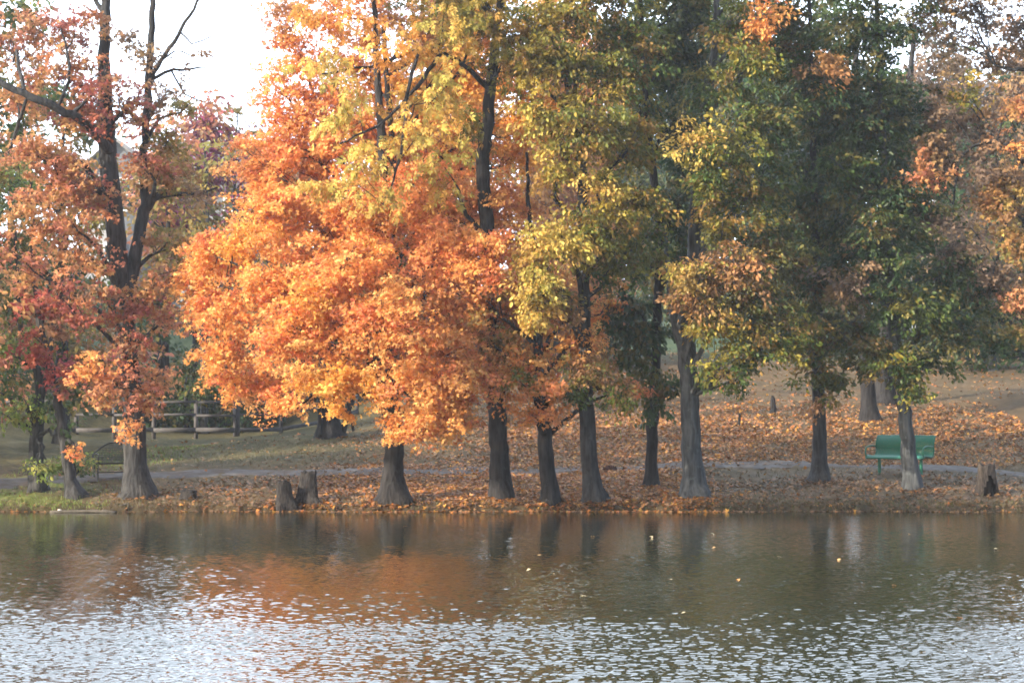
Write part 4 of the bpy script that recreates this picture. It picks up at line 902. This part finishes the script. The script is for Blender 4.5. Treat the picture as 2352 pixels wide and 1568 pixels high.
def houses():
    Y = 96.0; k = Y/F_PX
    def X(px): return (px-CX)*k
    def Z(py): return float(at(CX, py, Y)[2])
    b = np.array([X(420), Y, float(H(X(420), Y))])
    root = empty('house', b, 'pale blue sided house with grey roof glimpsed through the trees left of the maple', 'house')
    def rel(px): return X(px)-b[0]
    def rz(py): return Z(py)-b[2]
    gable(root, ((rel(330)+rel(660))/2, 5), rel(660)-rel(330), 9, -2, rz(428), rz(300), 'x', M['siding'])
    gable(root, ((rel(190)+rel(340))/2, 3.6), rel(340)-rel(190), 8, -2, rz(392), rz(325), 'y', M['siding'])
    for px, py, w, h in ((395, 490, .9, 1.5), (440, 490, .9, 1.5), (540, 490, 1.2, 1.5), (395, 620, .9, 1.6), (480, 620, .9, 1.6)): window(root, rel(px), .5-.05, rz(py), w, h)
    for px, py in ((232, 450), (300, 450), (265, 600)): window(root, rel(px), -.4-.05, rz(py), .9, 1.5)
    Y = 106.0; k = Y/F_PX
    b2 = np.array([X(2250), Y, float(H(X(2250), Y))])
    root = empty('house', b2, 'blue-grey house with a broad grey roof behind the brown oak at the right', 'house')
    def rel2(px): return X(px)-b2[0]
    def rz2(py): return Z(py)-b2[2]
    gable(root, ((rel2(2110)+rel2(2600))/2, 5), rel2(2600)-rel2(2110), 9, -2, rz2(330), rz2(165), 'x', M['siding_grey'])
    for px in (2180, 2270, 2340):
        for py in (430, 600): window(root, rel2(px), .5-.05, rz2(py), 1.0, 1.6)
houses()

# ------------------------------------------------------------------ leaves afloat
def floaters():
    R = RS(77); first = None
    cols = [(.55, .34, .14), (.5, .25, .09), (.55, .46, .28)]
    ms = []
    for c in cols:
        V = LEAF['maple'][0]; o = mesh_np('floating_leaf', V, [4, 4, 4], list(range(12)), M['leaf_litter'], tint=np.tile(c, (12, 1))); ms.append(o)
    pts = [(1360, 1232), (1470, 1267), (1790, 1280), (1240, 1277), (882, 1301), (1215, 1311), (1275, 1320), (1700, 1333), (1540, 1333), (1930, 1287), (2055, 1345), (2290, 1262), (2331, 1373), (2205, 1420), (1500, 1235), (1640, 1260), (705, 1346), (460, 1228), (1110, 1243), (1000, 1300),
           (845, 1194), (1000, 1196), (1060, 1210), (1640, 1228), (2085, 1226), (930, 1210), (1570, 1410), (2120, 1500), (300, 1440), (1340, 1370)]
    for i, (px, py) in enumerate(pts):
        dz = CY-py; vy = _cp*F_PX-_sp*dz; vz = _sp*F_PX+_cp*dz; Y = -CAM_Z/vz*vy; p = at(px, py, Y)
        o = ms[i % 3] if i < 3 else ms[i % 3].copy()
        if i >= 3: COL.objects.link(o)
        s = R.uniform(.05, .085); o.scale = (s, s, s); o.location = (p[0], p[1], .02); o.rotation_euler = (R.uniform(-.5, .2), R.uniform(-.4, .4), R.uniform(0, 6.3))
        tag(o, 'small pale fallen leaf floating on the rippled pond', 'leaf', 'leaves floating on the pond')
floaters()

# ------------------------------------------------------------------ light
SUN_AZ = math.atan2(-.86, -.51); SUN_EL = math.radians(22.5)
w = bpy.data.worlds.new('World'); sc.world = w; w.use_nodes = True
nt = w.node_tree; nt.nodes.clear()
sky = nt.nodes.new('ShaderNodeTexSky'); sky.sky_type = 'NISHITA'; sky.sun_disc = False; sky.sun_elevation = SUN_EL; sky.sun_rotation = SUN_AZ
sky.air_density = 1.0; sky.dust_density = 3.0; sky.ozone_density = 1.0
bg = nt.nodes.new('ShaderNodeBackground'); bg.inputs[1].default_value = .13
out = nt.nodes.new('ShaderNodeOutputWorld'); tcw = nt.nodes.new('ShaderNodeTexCoord'); cn = nt.nodes.new('ShaderNodeTexNoise'); cn.inputs['Scale'].default_value = 2.2; cn.inputs['Detail'].default_value = 5
mpw = nt.nodes.new('ShaderNodeMapping'); mpw.inputs['Scale'].default_value = (1, 1, 2.5); nt.links.new(tcw.outputs['Generated'], mpw.inputs[0]); nt.links.new(mpw.outputs[0], cn.inputs['Vector'])
cr = ramp(nt.nodes, [(.30, (.65, .65, .65)), (.70, (1, 1, 1))]); nt.links.new(cn.outputs[0], cr.inputs[0])     # thin high cloud
cm = nt.nodes.new('ShaderNodeMix'); cm.data_type = 'RGBA'; cm.inputs[7].default_value = (18.2, 20.8, 24.6, 1)
dt = nt.nodes.new('ShaderNodeVectorMath'); dt.operation = 'DOT_PRODUCT'; dt.inputs[1].default_value = (-.42, .90, .10); nt.links.new(tcw.outputs['Generated'], dt.inputs[0])
dr = ramp(nt.nodes, [(.36, (.035, .035, .035)), (.60, (.30, .30, .30)), (.86, (1, 1, 1))])       # the bank of bright cloud stands over the far shore
dm = nt.nodes.new('ShaderNodeMath'); dm.operation = 'MULTIPLY_ADD'; dm.inputs[1].default_value = .5; dm.inputs[2].default_value = .5
nt.links.new(dt.outputs['Value'], dm.inputs[0]); nt.links.new(dm.outputs[0], dr.inputs[0])
cx = nt.nodes.new('ShaderNodeMath'); cx.operation = 'MULTIPLY'; nt.links.new(cr.outputs[0], cx.inputs[0]); nt.links.new(dr.outputs[0], cx.inputs[1])
nt.links.new(cx.outputs[0], cm.inputs[0]); nt.links.new(sky.outputs[0], cm.inputs[6]); nt.links.new(cm.outputs[2], bg.inputs[0]); nt.links.new(bg.outputs[0], out.inputs[0])
sun = bpy.data.lights.new('sun', 'SUN'); sun.energy = 5.0; sun.angle = math.radians(.53); sun.color = (1, .85, .645)
so = bpy.data.objects.new('sun', sun); COL.objects.link(so)
from mathutils import Vector
sd = Vector((math.sin(SUN_AZ)*math.cos(SUN_EL), math.cos(SUN_AZ)*math.cos(SUN_EL), math.sin(SUN_EL)))
so.rotation_euler = sd.to_track_quat('Z', 'Y').to_euler(); so.location = sd*60

sc.view_settings.view_transform = 'Standard'; sc.view_settings.look = 'None'; sc.view_settings.exposure = 1.0; sc.view_settings.gamma = 1
sc.render.engine = 'CYCLES'
cy = sc.cycles
cy.max_bounces = 9; cy.diffuse_bounces = 5; cy.glossy_bounces = 3; cy.transmission_bounces = 7; cy.transparent_max_bounces = 8
cy.use_denoising = True; cy.filter_width = 1.7; cy.volume_bounces = 0
cy.sample_clamp_indirect = 8

# the hazy autumn air
def haze():
    m, n, l = new_mat('autumn_haze'); v = n.new('ShaderNodeVolumePrincipled'); o = n.new('ShaderNodeOutputMaterial')
    v.inputs['Color'].default_value = (.92, .95, 1, 1); v.inputs['Density'].default_value = HAZE; v.inputs['Anisotropy'].default_value = .35
    l.new(v.outputs[0], o.inputs['Volume'])
    g = MB(); g.box((0, 55, 12), (120, 170, 34)); ob = g.build('haze', m); tag(ob, kind='stuff'); ob.visible_shadow = True
HAZE = .0006
haze()
